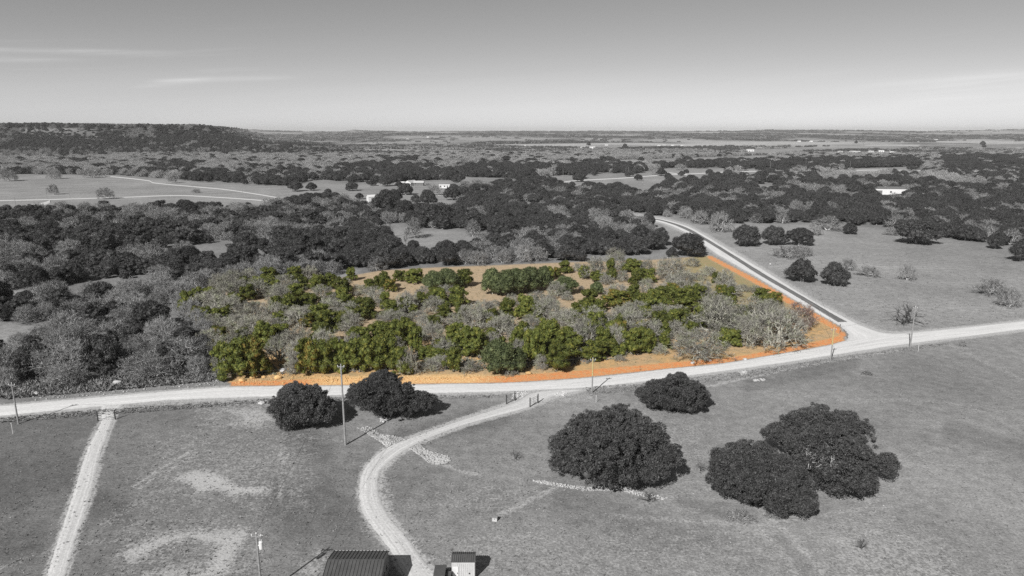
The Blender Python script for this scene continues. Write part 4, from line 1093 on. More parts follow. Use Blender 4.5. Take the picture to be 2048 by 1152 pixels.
# ------------------------------------------------------------------ labels of the trees
ORD = ['first', 'second', 'third', 'fourth', 'fifth', 'sixth', 'seventh', 'eighth', 'ninth', 'tenth', 'eleventh', 'twelfth', 'thirteenth', 'fourteenth', 'fifteenth', 'sixteenth', 'seventeenth', 'eighteenth', 'nineteenth', 'twentieth']
def label_trees():
    rows_lot = [(0, 565, 'in the coloured lot\'s back row'), (565, 592, 'in the coloured lot\'s second-back row'), (592, 618, 'in the coloured lot\'s upper middle'),
                (618, 645, 'in the coloured lot\'s middle row'), (645, 675, 'in the coloured lot\'s lower middle'), (675, 712, 'in the lot\'s second-front row'), (712, 2000, 'in the row above the orange bank')]
    buckets = {}
    noun = {'juniper': 'juniper', 'oak': 'live oak', 'bare': 'leafless oak', 'dead': 'dead tree'}
    for t in TREES:
        x, y = to_px(t['X'], t['Y']); x, y = float(x), float(y); t['x'], t['y'] = x, y
        nm = t['o'].name.split('.')[0]
        if t['seg'] == 'lot':
            row = next(r[2] for r in rows_lot if r[0] <= y < r[1])
            t['o']['group'] = {'juniper_tree': 'green junipers on the coloured lot', 'live_oak_tree': 'live oaks on the coloured lot', 'leafless_oak_tree': 'leafless oaks on the coloured lot'}[nm]
            w = {'leaf_green': 'green juniper', 'leaf_rust': 'rust-tinged juniper', 'leaf_oakgreen': 'grey-green live oak', 'twig_lot': 'pale leafless oak', 'twig_grey': 'plain grey leafless oak', 'twig_red': 'reddish leafless tree'}[t['mat']]
            key = (w, row)
        else:
            w = {'evergreen_tree': 'dark evergreen', 'leafless_tree': 'grey leafless tree', 'dead_tree': 'dead grey tree'}[nm]
            t['o']['group'] = {'evergreen_tree': 'dark evergreen trees of the grey woods', 'leafless_tree': 'grey leafless trees outside the lot', 'dead_tree': 'dead trees in the pastures'}[nm]
            if y > 800: row = 'in the near pasture'
            elif x > 1400 and y > 530: row = 'low in the right-hand field'
            elif x > 1290 and y > 440: row = 'by the right-hand field\'s upper edge'
            elif x < 460 and y > 735: row = 'in the roadside row left of lot'
            elif x < 460 and y > 690: row = 'in woods row two left of lot'
            elif x < 460 and y > 650: row = 'in woods row three left of lot'
            elif x < 460 and y > 615: row = 'in woods row four left of lot'
            elif x < 460 and y > 585: row = 'in woods row five left of lot'
            elif x < 460 and y > 560: row = 'in woods row six left of lot'
            elif y > 540: row = 'in woods touching the lot\'s back'
            elif y > 525: row = 'in woods row one behind the lot'
            elif y > 512: row = 'in woods row two behind the lot'
            elif y > 500: row = 'in woods row three behind the lot'
            elif y > 488: row = 'in woods row four behind the lot'
            elif y > 470: row = 'in the deeper woods behind the lot'
            elif y > 440: row = 'around the grassy woodland clearing'
            elif y > 405: row = 'in the far woods near the white shed'
            else: row = 'in the open fields far behind'
            key = (w, row)
        buckets.setdefault(key, []).append(t)
    for (w, row), ts in buckets.items():
        ts.sort(key=lambda t: t['x'])
        n = len(ts); med = sorted(t['w'] for t in ts)[n // 2]
        for i, t in enumerate(ts):
            sz = 'broad ' if t['w'] > med * 1.25 else 'small ' if t['w'] < med * .75 else ''
            if n == 1: lb = '%s%s %s' % (sz, w, row)
            elif i == 0: lb = 'leftmost %s%s %s' % (sz, w, row)
            elif i == n - 1: lb = 'rightmost %s%s %s' % (sz, w, row)
            elif i < n / 2: lb = '%s%s, %s from the left %s' % (sz, w, ORD[i] if i < 20 else '%dth' % (i + 1), row)
            else:
                j = n - 1 - i; lb = '%s%s, %s from the right %s' % (sz, w, ORD[j] if j < 20 else '%dth' % (j + 1), row)
            t['o']['label'] = lb
label_trees()

# ------------------------------------------------------------------ poles and lines
def pole(x, y, ytop, label, tan=False, arm=True, r=.15, transformer=False, h=None):
    X_, Y_, _ = G(x, y)
    if h is None:
        v = (ytop - 576) / F; h = H - Y_ * (SP + CP * v) / (CP - SP * v)
    e = thing('utility_pole', label, 'utility pole', (X_, Y_, 0), 0, 'utility poles')
    m = MB()
    m.tube((0, 0, -.3), (0, 0, h), r, r * .62, 8)
    m.build('post', M['pole'] if not tan else M['pole'], e)
    if tan:  # upper half of the post sleeved in a tan colour
        m = MB(); m.tube((0, 0, h * .5), (0, 0, h + .01), r * .84, r * .66, 8); m.build('tan_upper_post', M['pole_tan'], e, label='tan upper half')
    if arm:
        m = MB(); m.box(-.55, -.06, h - .35, .55, .06, h - .22); m.tube((0, .02, h - .9), (.45, .02, h - .34), .025); m.tube((0, .02, h - .9), (-.45, .02, h - .34), .025); m.build('crossarm', M['pole'], e)
        for s in (-.5, .5):
            m = MB(); m.tube((s, 0, h - .22), (s, 0, h - .12), .05, .07, 8); m.tube((s, 0, h - .12), (s, 0, h - .02), .07, .04, 8); m.build('insulator', M['white'], e)
        m = MB(); m.tube((0, 0, h), (0, 0, h + .1), .06, .08, 8); m.tube((0, 0, h + .1), (0, 0, h + .2), .08, .04, 8); m.build('insulator', M['white'], e)
    if transformer:
        t = MB(); t.tube((.42, 0, h - 1.75), (.42, 0, h - .95), .23, .23, 12); t.tube((.42, 0, h - .95), (.42, 0, h - .85), .23, .12, 12); t.tube((.34, 0, h - .86), (.34, 0, h - .62), .03); t.tube((.5, 0, h - .86), (.5, 0, h - .66), .03)
        t.box(0.1, -.05, h - 1.4, .25, .05, h - 1.3); t.build('transformer', M['white'], e, label='white can-shaped transformer')
        t = MB(); t.tube((0, 0, h - .3), (.75, 0, h - .15), .03); t.tube((.75, 0, h - .15), (.8, 0, h - .45), .04); t.build('fuse_arm', M['metal'], e)
        t = MB()
        pr = None
        for k in range(9):
            a = k / 8 * math.pi; p_ = (.45 + .28 * math.sin(a), 0, h - 1.7 - .7 * (k / 8) ** 1.0); 
            if pr: t.tube(pr, p_, .02, n=4, caps=False)
            pr = p_
        t.build('cable_loop', M['metal_dark'], e)
    return e, (X_, Y_, h)
P1 = pole(37, 848, 767, 'leftmost utility pole beside the main road, shadow across the gravel')
P2 = pole(691, 890, 730, 'tallest utility pole, standing between the two oaks near the driveway', r=.19)
P3 = pole(1184, 786, 717, 'utility pole with tan upper half near the driveway mouth', tan=True)
P4 = pole(1661, 722, 657, 'utility pole with tan upper half near the orange corner', tan=True)
P5 = pole(1820, 696, 614, 'grey utility pole right of the junction below the road', r=.17)
P6 = pole(524, 1193, 1068, 'utility pole with a white transformer beside the dark barn', transformer=True, h=7.7)
P7 = pole(1606, 565, 517, 'grey utility pole in front of the round oak in the right field')
for x, y, yt, lb in ((1422, 461, 428, 'utility pole beside the leafless tree on the bend'), (1150, 424, 394, 'utility pole standing in the gap of the central woods'), (940, 397, 379, 'utility pole rising out of the oaks right of the white trailer'),
                     (752, 394, 378, 'utility pole beside the small white shed'), (659, 403, 387, 'utility pole among the oaks left of the white shed'), (876, 391, 374, 'thin utility pole below the white trailer'),
                     (1126, 354, 337, 'utility pole at the left end of the dark oak belt'), (1257, 351, 334, 'utility pole in front of the right end of the oak belt'), (1371, 341, 326, 'utility pole above the fork of the pale valley road'),
                     (1460, 340, 322, 'utility pole above the middle of the pale valley road'), (1540, 341, 322, 'utility pole at the right end of the valley road'), (1611, 338, 322, 'distant utility pole, first right of the valley road end'),
                     (1700, 337, 322, 'distant utility pole left of the right-hand track'), (1618, 383, 369, 'utility pole among pale trees left of the white long building'), (32, 415, 394, 'utility pole at far left of the field road'),
                     (94, 398, 386, 'short utility pole beside the pale gravel pad'), (140, 397, 376, 'utility pole between the two lone field trees'), (387, 391, 372, 'utility pole between the two pale field tracks'), (486, 396, 371, 'utility pole right end of the left field')):
    pole(x, y, yt, lb, arm=False, r=.17)
def wire(a, b, label, sag=.7, dx=0):
    m = MB(); pr = None
    for k in range(17):
        f = k / 16; p_ = (a[0] + dx + (b[0] - a[0]) * f, a[1] + (b[1] - a[1]) * f, (a[2] + (b[2] - a[2]) * f) - sag * 4 * f * (1 - f))
        if pr: m.tube(pr, p_, .018, n=3, caps=False)
        pr = p_
    m.build('power_line', M['metal_dark'], label=label, category='power line', group='power lines between the poles')
tp = lambda P: (P[1][0], P[1][1], P[1][2] + .18)
wire(tp(P1), tp(P2), 'thin power line from the leftmost pole to the tall pole')
wire(tp(P2), tp(P3), 'thin power line from the tall pole to the driveway mouth pole')
wire(tp(P3), tp(P4), 'thin power line along the main road to the corner pole')
wire(tp(P4), tp(P5), 'thin power line over the road junction')
wire(tp(P4), tp(P7), 'thin power line from the corner pole into the right field')
wire(tp(P2), tp(P6), 'thin power line from the tall pole down to the transformer pole')

# ------------------------------------------------------------------ barn, shed, vehicles
def ribs(x0, x1, step, y0, z0, y1, z1, m, w=.09, h=.07):
    """raised ribs running up a sloping sheet"""
    d = Vector((0, y1 - y0, z1 - z0)).normalized(); n = Vector((0, -d.z, d.y))
    if n.z < 0: n = -n
    x = x0
    while x <= x1 + 1e-6:
        a, b = Vector((x, y0, z0)), Vector((x, y1, z1))
        q = [a + Vector((-w / 2, 0, 0)), a + Vector((w / 2, 0, 0)), b + Vector((w / 2, 0, 0)), b + Vector((-w / 2, 0, 0))]
        t = [p + n * h + Vector(((-w / 4) if i in (1, 2) else w / 4, 0, 0)) for i, p in enumerate(q)]
        m.add(q + t, [(0, 1, 5, 4), (1, 2, 6, 5), (2, 3, 7, 6), (3, 0, 4, 7), (4, 5, 6, 7)]); x += step
def gable(name, label, cat, cx, cy, lx, ly, wall, rise, wallmat, roofmat, step=.32, over=.12, door=None, rz=0, windows=()):
    e = thing(name, label, cat, (cx, cy, 0), rz)
    m = MB(); m.prism([(-ly / 2, -.05), (ly / 2, -.05), (ly / 2, wall), (0, wall + rise), (-ly / 2, wall)], -lx / 2, lx / 2); m.build('wall', wallmat, e)
    sl = rise / (ly / 2)
    for s, nm in ((-1, 'roof_slope'), (1, 'roof_slope')):
        m = MB(); yo = s * (ly / 2 + over); zo = wall - sl * over + .04; zr = wall + rise + .04
        a = [(-lx / 2 - over, yo, zo), (lx / 2 + over, yo, zo), (lx / 2 + over, 0, zr), (-lx / 2 - over, 0, zr)]
        b = [(x, y, z + .05) for x, y, z in a]
        m.add(a + b, [(0, 1, 2, 3), (4, 7, 6, 5), (0, 4, 5, 1), (1, 5, 6, 2), (3, 2, 6, 7), (0, 3, 7, 4)])
        if step: ribs(-lx / 2 - over + .06, lx / 2 + over - .04, step, yo, zo + .05, 0, zr + .05, m)
        m.build(nm, roofmat, e)
    m = MB(); m.box(-lx / 2 - over, -.1, wall + rise + .085, lx / 2 + over, .1, wall + rise + .13); m.build('ridge_cap', roofmat, e)
    for (wx, wz, ww, wh, kind) in windows:
        f = MB(); f.box(wx - ww / 2, -ly / 2 - .03, wz, wx + ww / 2, -ly / 2 + .02, wz + wh); o = f.build(kind, M['glass'] if kind == 'window' else (M['white'] if kind == 'door' else M['wall_dark']), e)
        if kind == 'window':
            g_ = MB(); t = .06
            g_.box(wx - ww / 2 - t, -ly / 2 - .06, wz - t, wx + ww / 2 + t, -ly / 2 - .031, wz); g_.box(wx - ww / 2 - t, -ly / 2 - .06, wz + wh, wx + ww / 2 + t, -ly / 2 - .031, wz + wh + t)
            g_.box(wx - ww / 2 - t, -ly / 2 - .06, wz, wx - ww / 2, -ly / 2 - .031, wz + wh); g_.box(wx + ww / 2, -ly / 2 - .06, wz, wx + ww / 2 + t, -ly / 2 - .031, wz + wh); g_.build('frame', M['white'], o)
    return e
# the barn: its ridge runs across the picture; only the far part of it is in the frame
def place_on(px_, py_, z): return G(px_, py_, z)
bw = 2.9
xr = place_on(779, 1102, bw)            # far right eave corner
xl = place_on(668, 1102, bw)            # far left eave corner
rg = place_on(768, 1121, bw + .75)
lx = xr[0] - xl[0] - .24; ly = 2 * (xr[1] - rg[1]) - .24
BX, BY = (xr[0] + xl[0]) / 2, rg[1]
barn = gable('barn', 'dark ribbed steel barn at the bottom edge left of the driveway', 'barn', BX, BY, lx, ly, bw, .75, M['wall_dark'], M['roof_dark'], .40)
m = MB(); m.box(-lx / 2 - .12, ly / 2 + .125, bw - .10, lx / 2 + .12, ly / 2 + .20, bw + .05); m.build('gutter', M['white'], barn, label='white gutter along the far eave')
m = MB(); m.box(lx / 2 + .002, -1.0, 0, lx / 2 + .05, .2, 2.1); d_ = m.build('door', M['metal_dark'], barn); m = MB(); m.tube((lx / 2 + .05, .05, 1.0), (lx / 2 + .12, .05, 1.0), .03); m.build('handle', M['metal'], d_)
m = MB(); m.box(lx / 2 + .002, ly * .2, 1.6, lx / 2 + .04, ly * .2 + .45, 2.0); m.build('window', M['glass'], barn)
# shed
sw = 2.2
a_, b_ = place_on(905, 1105, sw), place_on(952, 1105, sw)
slx = b_[0] - a_[0] - .1; sfr = place_on(928, 1125.5, sw)[1]; sly = a_[1] - sfr - .1
shed = gable('garden_shed', 'small pale-walled shed with a dark roof right of the driveway end', 'shed', (a_[0] + b_[0]) / 2, (a_[1] + sfr) / 2, slx, sly, sw, .28, M['wall_pale'], M['roof_dark'], .24, .05)
m = MB(); x = -slx / 2 + .1
while x < slx / 2 - .05: m.box(x, -sly / 2 - .03, .05, x + .05, -sly / 2 + .01, sw - .15); x += .24
m.build('wall_rib', M['wall_pale'], shed)
m = MB(); m.box(-slx / 2 + .1, -sly / 2 - .06, .03, -slx / 2 + .75, -sly / 2 - .035, 1.7); dd = m.build('door', M['white'], shed); m = MB(); m.box(-slx / 2 + .62, -sly / 2 - .1, .8, -slx / 2 + .68, -sly / 2 - .061, .95); m.build('handle', M['metal_dark'], dd)
m = MB(); m.box(.62, -sly / 2 - .10, .75, .76, -sly / 2 - .035, .9); m.build('wall_lamp', M['metal_dark'], shed)
def car(label, x, y, L_, Wd, Ht, rz, paint, name='pickup_truck', cat='pickup truck', bed=True):
    e = thing(name, label, cat, (x, y, 0), rz)
    # body runs along local y, nose at -y
    hb = Ht * .52
    prof = [(-L_ / 2, .35), (L_ / 2, .35), (L_ / 2, hb), (-L_ * .24, hb + .03), (-L_ / 2 + .25, hb - .08), (-L_ / 2, hb - .3)]
    m = MB(); m.prism(prof, -Wd / 2, Wd / 2); b = m.build('body', paint, e)
    bv = b.modifiers.new('soft_edges', 'BEVEL'); bv.width = .07; bv.segments = 2
    c1, c2 = (-L_ * .22, (L_ * .16 if bed else L_ * .42))
    cab = [(c1, hb), (c2, hb), (c2 - .12, Ht - .12), (c2 - .35, Ht), (c1 + .75, Ht), (c1 + .55, Ht - .06)]
    n = len(cab); m = MB(); w0, w1 = Wd * .47, Wd * .40
    ww = [w0, w0, w1, w1, w1, w1]
    v = [(-ww[i], *cab[i]) for i in range(n)] + [(ww[i], *cab[i]) for i in range(n)]
    m.add(v, [(i, i + n, (i + 1) % n + n, (i + 1) % n) for i in range(n)] + [tuple(range(n)), tuple(range(2 * n - 1, n - 1, -1))])
    cb = m.build('cab', M['glass'], e)
    m = MB(); m.box(-w1, c1 + .62, Ht - .03, w1, c2 - .28, Ht + .035); rf = m.build('roof', paint, e); bv = rf.modifiers.new('soft_edges', 'BEVEL'); bv.width = .03; bv.segments = 2
    if bed:
        m = MB(); m.box(-Wd / 2 + .12, c2 + .15, hb - .02, Wd / 2 - .12, L_ / 2 - .12, hb + .012); m.build('cargo_bed', M['metal_dark'], e)
    for sx_ in (-1, 1):
        for sy_ in (-.31, .31):
            m = MB(); m.tube((sx_ * (Wd / 2 - .2), sy_ * L_, .36), (sx_ * (Wd / 2 + .02), sy_ * L_, .36), .36, .36, 14); w_ = m.build('wheel', M['tyre'], e)
            m = MB(); m.tube((sx_ * (Wd / 2 + .02), sy_ * L_, .36), (sx_ * (Wd / 2 + .035), sy_ * L_, .36), .2, .18, 10); m.build('rim', M['metal'], w_)
        m = MB(); m.box(sx_ * Wd * .47 - .02 + (.0 if sx_ > 0 else -.16), c1 + .22, hb + .12, sx_ * Wd * .47 + .18 + (.0 if sx_ > 0 else -.16), c1 + .32, hb + .34); m.build('mirror', M['metal_dark'], e)
        m = MB(); m.box(sx_ * Wd * .36 - .14, -L_ / 2 - .02, hb - .34, sx_ * Wd * .36 + .14, -L_ / 2 + .03, hb - .18); m.build('headlight', M['white'], e)
    m = MB(); m.box(-Wd / 2, -L_ / 2 - .08, .36, Wd / 2, -L_ / 2 + .02, .52); m.build('bumper', M['metal'], e)
    return e
tx = place_on(881, 1133, 1.75)
car('dark grey car parked nose to the camera beside the shed', tx[0], tx[1] - 1.35, 4.6, 1.62, 1.75, 0, M['paint_dark'], bed=False, name='parked_car', cat='car')
t2 = place_on(899, 1135, 1.2)
def cart():
    e = thing('utility_cart', 'low black utility cart squeezed between the dark car and the shed', 'utility cart', (t2[0] - .05, t2[1] - .9, 0), 0)
    m = MB(); m.box(-.40, -.95, .3, .40, .95, .62); m.build('chassis', M['paint_dark'], e)
    m = MB(); m.box(-.38, .1, .62, .38, .93, .66); m.box(-.38, .88, .66, .38, .93, .9); m.box(-.38, .1, .66, -.33, .88, .9); m.box(.33, .1, .66, .38, .88, .9); m.build('cargo_box', M['metal_dark'], e)
    m = MB(); m.box(-.36, -.75, 1.28, .36, .1, 1.33)
    for sx_ in (-.34, .34):
        for sy_ in (-.72, .07): m.tube((sx_, sy_, .6), (sx_, sy_, 1.29), .02)
    m.build('canopy', M['paint_dark'], e)
    m = MB(); m.box(-.33, -.35, .62, .33, .02, .72); m.box(-.33, .0, .72, .33, .06, 1.05); m.build('seat', M['tyre'], e)
    for sx_ in (-1, 1):
        for sy_ in (-.65, .65):
            m = MB(); m.tube((sx_ * .28, sy_, .24), (sx_ * .44, sy_, .24), .24, .24, 12); m.build('wheel', M['tyre'], e)
cart()
ux = G(990, 1041)
ub = thing('utility_box', 'small pale utility box standing alone in the pasture', 'utility box', ux, math.radians(-12))
m = MB(); m.box(-.32, -.25, 0, .32, .25, .5); m.build('body', M['wall_pale'], ub); m = MB(); m.box(-.36, -.29, .5, .36, .29, .58); m.build('lid', M['pole'], ub); m = MB(); m.box(-.05, -.27, .3, .05, -.251, .4); m.build('latch', M['metal_dark'], ub)
# marker posts and small things beside the roads
for x, y, hgt, lb, cl_ in ((26, 868, 1.9, 'thin white marker post below the leftmost pole', 'white'), (1192, 806, 1.4, 'thin white marker post just right of the driveway mouth pole', 'white'), (1836, 703, 1.5, 'pale marker post right of the junction pole', 'white'), (1280, 741, .9, 'short dark stake in the orange verge', 'metal_dark')):
    o = thing('marker_post', lb, 'marker post', G(x, y)); m = MB(); m.tube((0, 0, -.1), (0, 0, hgt), .04, .04, 6); m.build('post', M[cl_], o); m = MB(); m.box(-.05, -.05, hgt, .05, .05, hgt + .12); m.build('cap', M[cl_], o)
for x, y, lb in ((1446, 541, 'small white sign board on the lot left of the side road'), (1540, 528, 'small white sign board on the verge right of the side road')):
    o = thing('small_sign', lb, 'sign', G(x, y + 3)); m = MB(); m.tube((0, 0, -.1), (0, 0, .7), .03, .03, 6); m.build('post', M['metal'], o); m = MB(); m.box(-.25, -.045, .45, .25, -.031, .85); m.build('board', M['white'], o)
o = thing('stop_sign', 'road sign on a post at the tip of the orange corner, seen from behind', 'road sign', G(1679, 668), math.radians(40))
m = MB(); m.tube((0, 0, -.1), (0, 0, 2.5), .035, .035, 6); m.build('post', M['metal'], o)
m = MB(); m.tube((0, .04, 2.25), (0, .055, 2.25), .38, .38, 8); m.build('octagonal_plate', M['metal'], o)
# gates
def gate(label, x0, y0, x1, y1, hgt=1.35, name='farm_gate'):
    A, B = Vector(G(x0, y0)), Vector(G(x1, y1)); L_ = (B - A).length; rz = math.atan2(B.y - A.y, B.x - A.x)
    e = thing(name, label, 'gate', A, rz)
    for xx in (0, L_):
        m = MB(); m.tube((xx, 0, -.2), (xx, 0, hgt + .35), .11, .1, 8); m.build('gate_post', M['metal_dark'], e)
    for k in range(5):
        m = MB(); z = .25 + k * (hgt - .25) / 4; m.tube((.14, 0, z), (L_ - .14, 0, z), .03, .03, 5); m.build('rail', M['metal'], e)
    for xx in (.16, L_ / 2, L_ - .16):
        m = MB(); m.tube((xx, 0.04, .22), (xx, 0.04, hgt + .03), .035, .035, 5); m.build('upright', M['metal'], e)
gate('closed pipe gate across the straight gravel lane', 196, 842, 231, 839, 1.5)
gate('open pipe gate left of the curving driveway mouth', 1013, 808, 1030, 801, 1.5)
gate('open pipe gate right of the curving driveway mouth', 1060, 814, 1076, 806, 1.5)

# ------------------------------------------------------------------ far buildings
def at_px(x, y): 
    g_ = G(x, y); return g_[0], g_[1]
hx, hy = at_px(822, 371)
gable('white_house', 'white gabled farmhouse on the far pasture left of the dark car', 'house', hx, hy, 11, 7.5, 3.0, 1.9, M['white'], M['wall_pale'], 0, .3, windows=((-4, 1.2, 1.4, 1.3, 'window'), (1, 0, 1.2, 2.2, 'porch_door'), (4, 1.2, 1.4, 1.3, 'window')), rz=math.radians(62))
x_, y_ = at_px(835, 371.5); gable('house_wing', 'grey wing with a porch attached right of the white farmhouse', 'house', x_ + 1, y_ + 3, 9, 7, 2.8, 1.5, M['wall_dark'], M['wall_pale'], 0, .4, windows=((-3, 1.2, 1.2, 1.2, 'window'), (2, 0, 1.2, 2.1, 'porch_door')))
x_, y_ = at_px(803, 370.5); gable('outbuilding', 'small white outbuilding left of the white farmhouse', 'outbuilding', x_, y_, 6, 4, 2.6, .8, M['white'], M['white'], 0, .2, windows=((0, .0, 1.1, 2.0, 'porch_door'),))
x_, y_ = at_px(893, 376); gable('mobile_home', 'long low white trailer home with small windows beside an oak', 'mobile home', x_, y_, 13, 4.5, 2.7, .5, M['white'], M['white'], 0, .2, windows=((-5, 1.2, 1.2, 1.0, 'window'), (-1.5, 1.2, 1.2, 1.0, 'window'), (1, .3, 1.0, 2.0, 'porch_door'), (4.5, 1.2, 1.2, 1.0, 'window')))
x_, y_ = at_px(744, 403); gable('white_shed', 'small white shed between two dark oaks', 'shed', x_, y_, 6.5, 5, 3.6, 1.2, M['white'], M['white'], 0, .2, windows=((0, 0, 2.4, 2.8, 'porch_door'),), rz=math.radians(30))
x_, y_ = at_px(1786, 388); gable('long_building', 'long pale metal building half hidden by oaks on the right', 'building', x_, y_, 34, 12, 4.6, 1.3, M['white'], M['wall_dark'], 1.2, .3, windows=((-12, 0, 3, 3.2, 'porch_door'), (-4, 1.5, 1.4, 1.2, 'window'), (6, 1.5, 1.4, 1.2, 'window')), rz=math.radians(-8))
x_, y_ = at_px(857, 371); car('dark car parked between the farmhouse and the trailer', x_, y_, 5.2, 2.0, 1.7, math.radians(80), M['paint_dark'], 'parked_car', 'car', False)
k = 0
for x, y, w_, lb in ((1680, 306, 9, 'leftmost white barn of the distant ranch row'), (1705, 306, 12, 'second white barn of the distant ranch row'), (1716, 305, 7, 'small white barn third in the distant ranch row'), (1742, 305, 9, 'tall white barn fourth in the distant ranch row'), (1762, 304, 10, 'fifth white barn of the distant ranch row'), (1783, 306, 8, 'rightmost white barn of the distant ranch row'),
                     (1848, 322, 8, 'white shed among the woods at far right'), (1894, 350, 8, 'white trailer under an oak at far right'), (1166, 297, 10, 'white metal barn at the near edge of the pale fields'), (1185, 297, 12, 'low white barn right of the pale field edge barn'), (1250, 295, 12, 'white barn beside the round dark tree in the pale fields'), (1213, 291, 6, 'tiny white house in the pale fields'),
                     (1318, 292, 6, 'white house left in the distant village'), (1328, 291, 5, 'small white house in the distant village'), (1345, 291.5, 5, 'third white house of the distant village'), (1364, 292, 5, 'rightmost white house of the distant village'), (856, 277, 5, 'tiny white farmhouse on the far rise'), (815, 280, 5, 'tiny white shed left of the far rise farm'),
                     (1598, 284, 6, 'white tank-like building on the far plain'), (1622, 284, 6, 'white building right of the far tank'), (1872, 280, 6, 'white shed on the far right plain'), (1500, 303, 14, 'long low white roof in the pale trees'), (1050, 292, 4, 'tiny white cabin left of the pale fields')):
    X_, Y_ = at_px(x, y); t = depth(y); L_ = w_ * t / F
    z = float(terr(X_, Y_))
    e = gable('distant_building', lb, 'building', X_, Y_, L_, L_ * .5, L_ * .2 + 1.2, L_ * .08, M['white'], M['wall_pale'], 0, .2, windows=((-L_ * .2, 0, L_ * .12, 2.2, 'porch_door'), (L_ * .2, 1.2, L_ * .1, 1.2, 'window')), rz=math.radians(random.uniform(-15, 15)))
    e.location.z = z
X_, Y_ = at_px(1726, 300); o = thing('radio_mast', 'thin pale mast above the distant ranch row', 'mast', (X_, Y_, 0)); m = MB(); m.tube((0, 0, 0), (0, 0, 34), .5, .25, 6); m.build('mast_tube', M['metal'], o)
m = MB(); m.box(-1.2, -.2, 33, 1.2, .2, 33.5); m.build('antenna', M['metal'], o)
for x, y, w_, h_, lb in ((1250, 298, 14, 8, 'round dark tree beside the white barn in the pale fields'), (1177, 292, 9, 7, 'dark tree in the pale fields above the metal barn'), (1965, 291, 11, 7, 'lone dark round tree on the far right plain'), (1968, 296, 9, 6, 'grey tree just below the lone dark tree'), (1712, 288, 7, 5, 'lone dark tree left of the mast')):
    e = px_tree('field_tree', x, y, w_, h_ * 1.3, 'oak', 'leaf_grey_oak', 'bark_grey', 'x'); e['label'] = lb; e['group'] = 'lone trees on the far plain'

# ------------------------------------------------------------------ stones, tufts, boulders
def rock_verts(r, s):
    v, f = ICO0
    return v * (1 + .35 * (r.random((12, 1)) - .5)) * np.array([s * r.uniform(.7, 1.3), s * r.uniform(.7, 1.3), s * r.uniform(.45, .8)]), f
def rocks(name, poly, n, smin, smax, matn, label, lift=.35, pts=None):
    r = np.random.default_rng(len(name) + n)
    P_ = []
    xs = [p[0] for p in poly]; ys = [p[1] for p in poly]
    while len(P_) < n:
        a = r.uniform(min(xs), max(xs), 400); b = r.uniform(min(ys), max(ys), 400)
        k = poly_sd(a, b, poly) > 0
        P_ += list(zip(a[k], b[k]))
    vs, fs = [], []
    for i in range(n):
        X_, Y_, _ = G(*P_[i]); s = smin + (smax - smin) * r.random() ** 2
        v, f = rock_verts(r, s); b = 12 * i
        vs.append(v + [X_, Y_, s * lift]); fs += [tuple(int(q + b) for q in t) for t in f]
    return obj(name, mesh_fast(name, np.concatenate(vs), fs, [M[matn]]), kind='stuff', label=label, category='stones')
rocks('riprap_stones', [(714, 856), (740, 852), (760, 868), (808, 876), (812, 880), (775, 894), (758, 882), (735, 868)], 900, .07, .22, 'stone_dull', 'pale riprap stones in the ditch left of the driveway bend')
rocks('riprap_stones', [(816, 895), (842, 889), (850, 900), (895, 912), (902, 922), (890, 928), (862, 930), (845, 915)], 1300, .07, .24, 'stone_dull', 'pale riprap stones spilling from the culvert right of the driveway bend')
rocks('stone_line', [(1066, 960), (1090, 962), (1130, 970), (1180, 974), (1250, 974), (1285, 985), (1336, 996), (1330, 1000), (1280, 992), (1240, 981), (1170, 982), (1110, 972), (1068, 965)], 900, .06, .19, 'stone', 'thin winding line of white stones below the biggest oak')
rocks('roadside_stones', [(1020, 796), (1028, 786), (1048, 782), (1058, 786), (1044, 796), (1028, 800)], 260, .08, .22, 'stone', 'pile of pale stones left of the driveway mouth')
rocks('roadside_stones', [(1110, 790), (1122, 783), (1135, 786), (1128, 792), (1114, 794)], 110, .12, .3, 'stone', 'pile of pale stones right of the driveway mouth')
rocks('roadside_stones', [(1478, 744), (1486, 741), (1496, 744), (1492, 750), (1482, 749)], 60, .14, .4, 'stone', 'small heap of white stones below the main road bend')
rocks('roadside_stones', [(1505, 760), (1520, 757), (1532, 758), (1528, 762), (1508, 763)], 60, .10, .26, 'stone', 'second small heap of white stones in the pasture edge')
rocks('roadside_stones', [(760, 838), (770, 834), (778, 840), (774, 846), (762, 844)], 45, .12, .3, 'stone', 'small heap of pale stones below the pointed oak')
rocks('lot_rubble', [(464, 766), (520, 752), (560, 748), (640, 752), (700, 752), (820, 756), (1000, 752), (1100, 744), (1060, 756), (820, 762), (640, 764), (470, 770)], 700, .05, .2, 'stone_lot', 'ochre limestone rubble scattered along the foot of the orange bank')
rocks('bank_rubble', [(60, 792), (200, 775), (330, 758), (455, 752), (458, 770), (330, 778), (200, 790), (70, 802)], 300, .06, .24, 'stone_dull', 'grey limestone rubble on the roadside bank left of the lot')
rocks('scattered_stones', [(0, 840), (1050, 830), (1500, 770), (2048, 680), (2048, 1152), (0, 1152)], 1100, .03, .10, 'stone_dull', 'small pale stones strewn over the near pasture', .2)
rocks('field_stones', [(1480, 500), (2048, 520), (2048, 635), (1800, 655), (1700, 630)], 200, .05, .15, 'stone_dull', 'small pale stones strewn over the right-hand field', .2)
rocks('cow_pats', [(0, 850), (1050, 840), (1500, 775), (2048, 690), (2048, 1152), (0, 1152)], 170, .07, .16, 'tuft', 'dark clods dotted over the near pasture', .15)
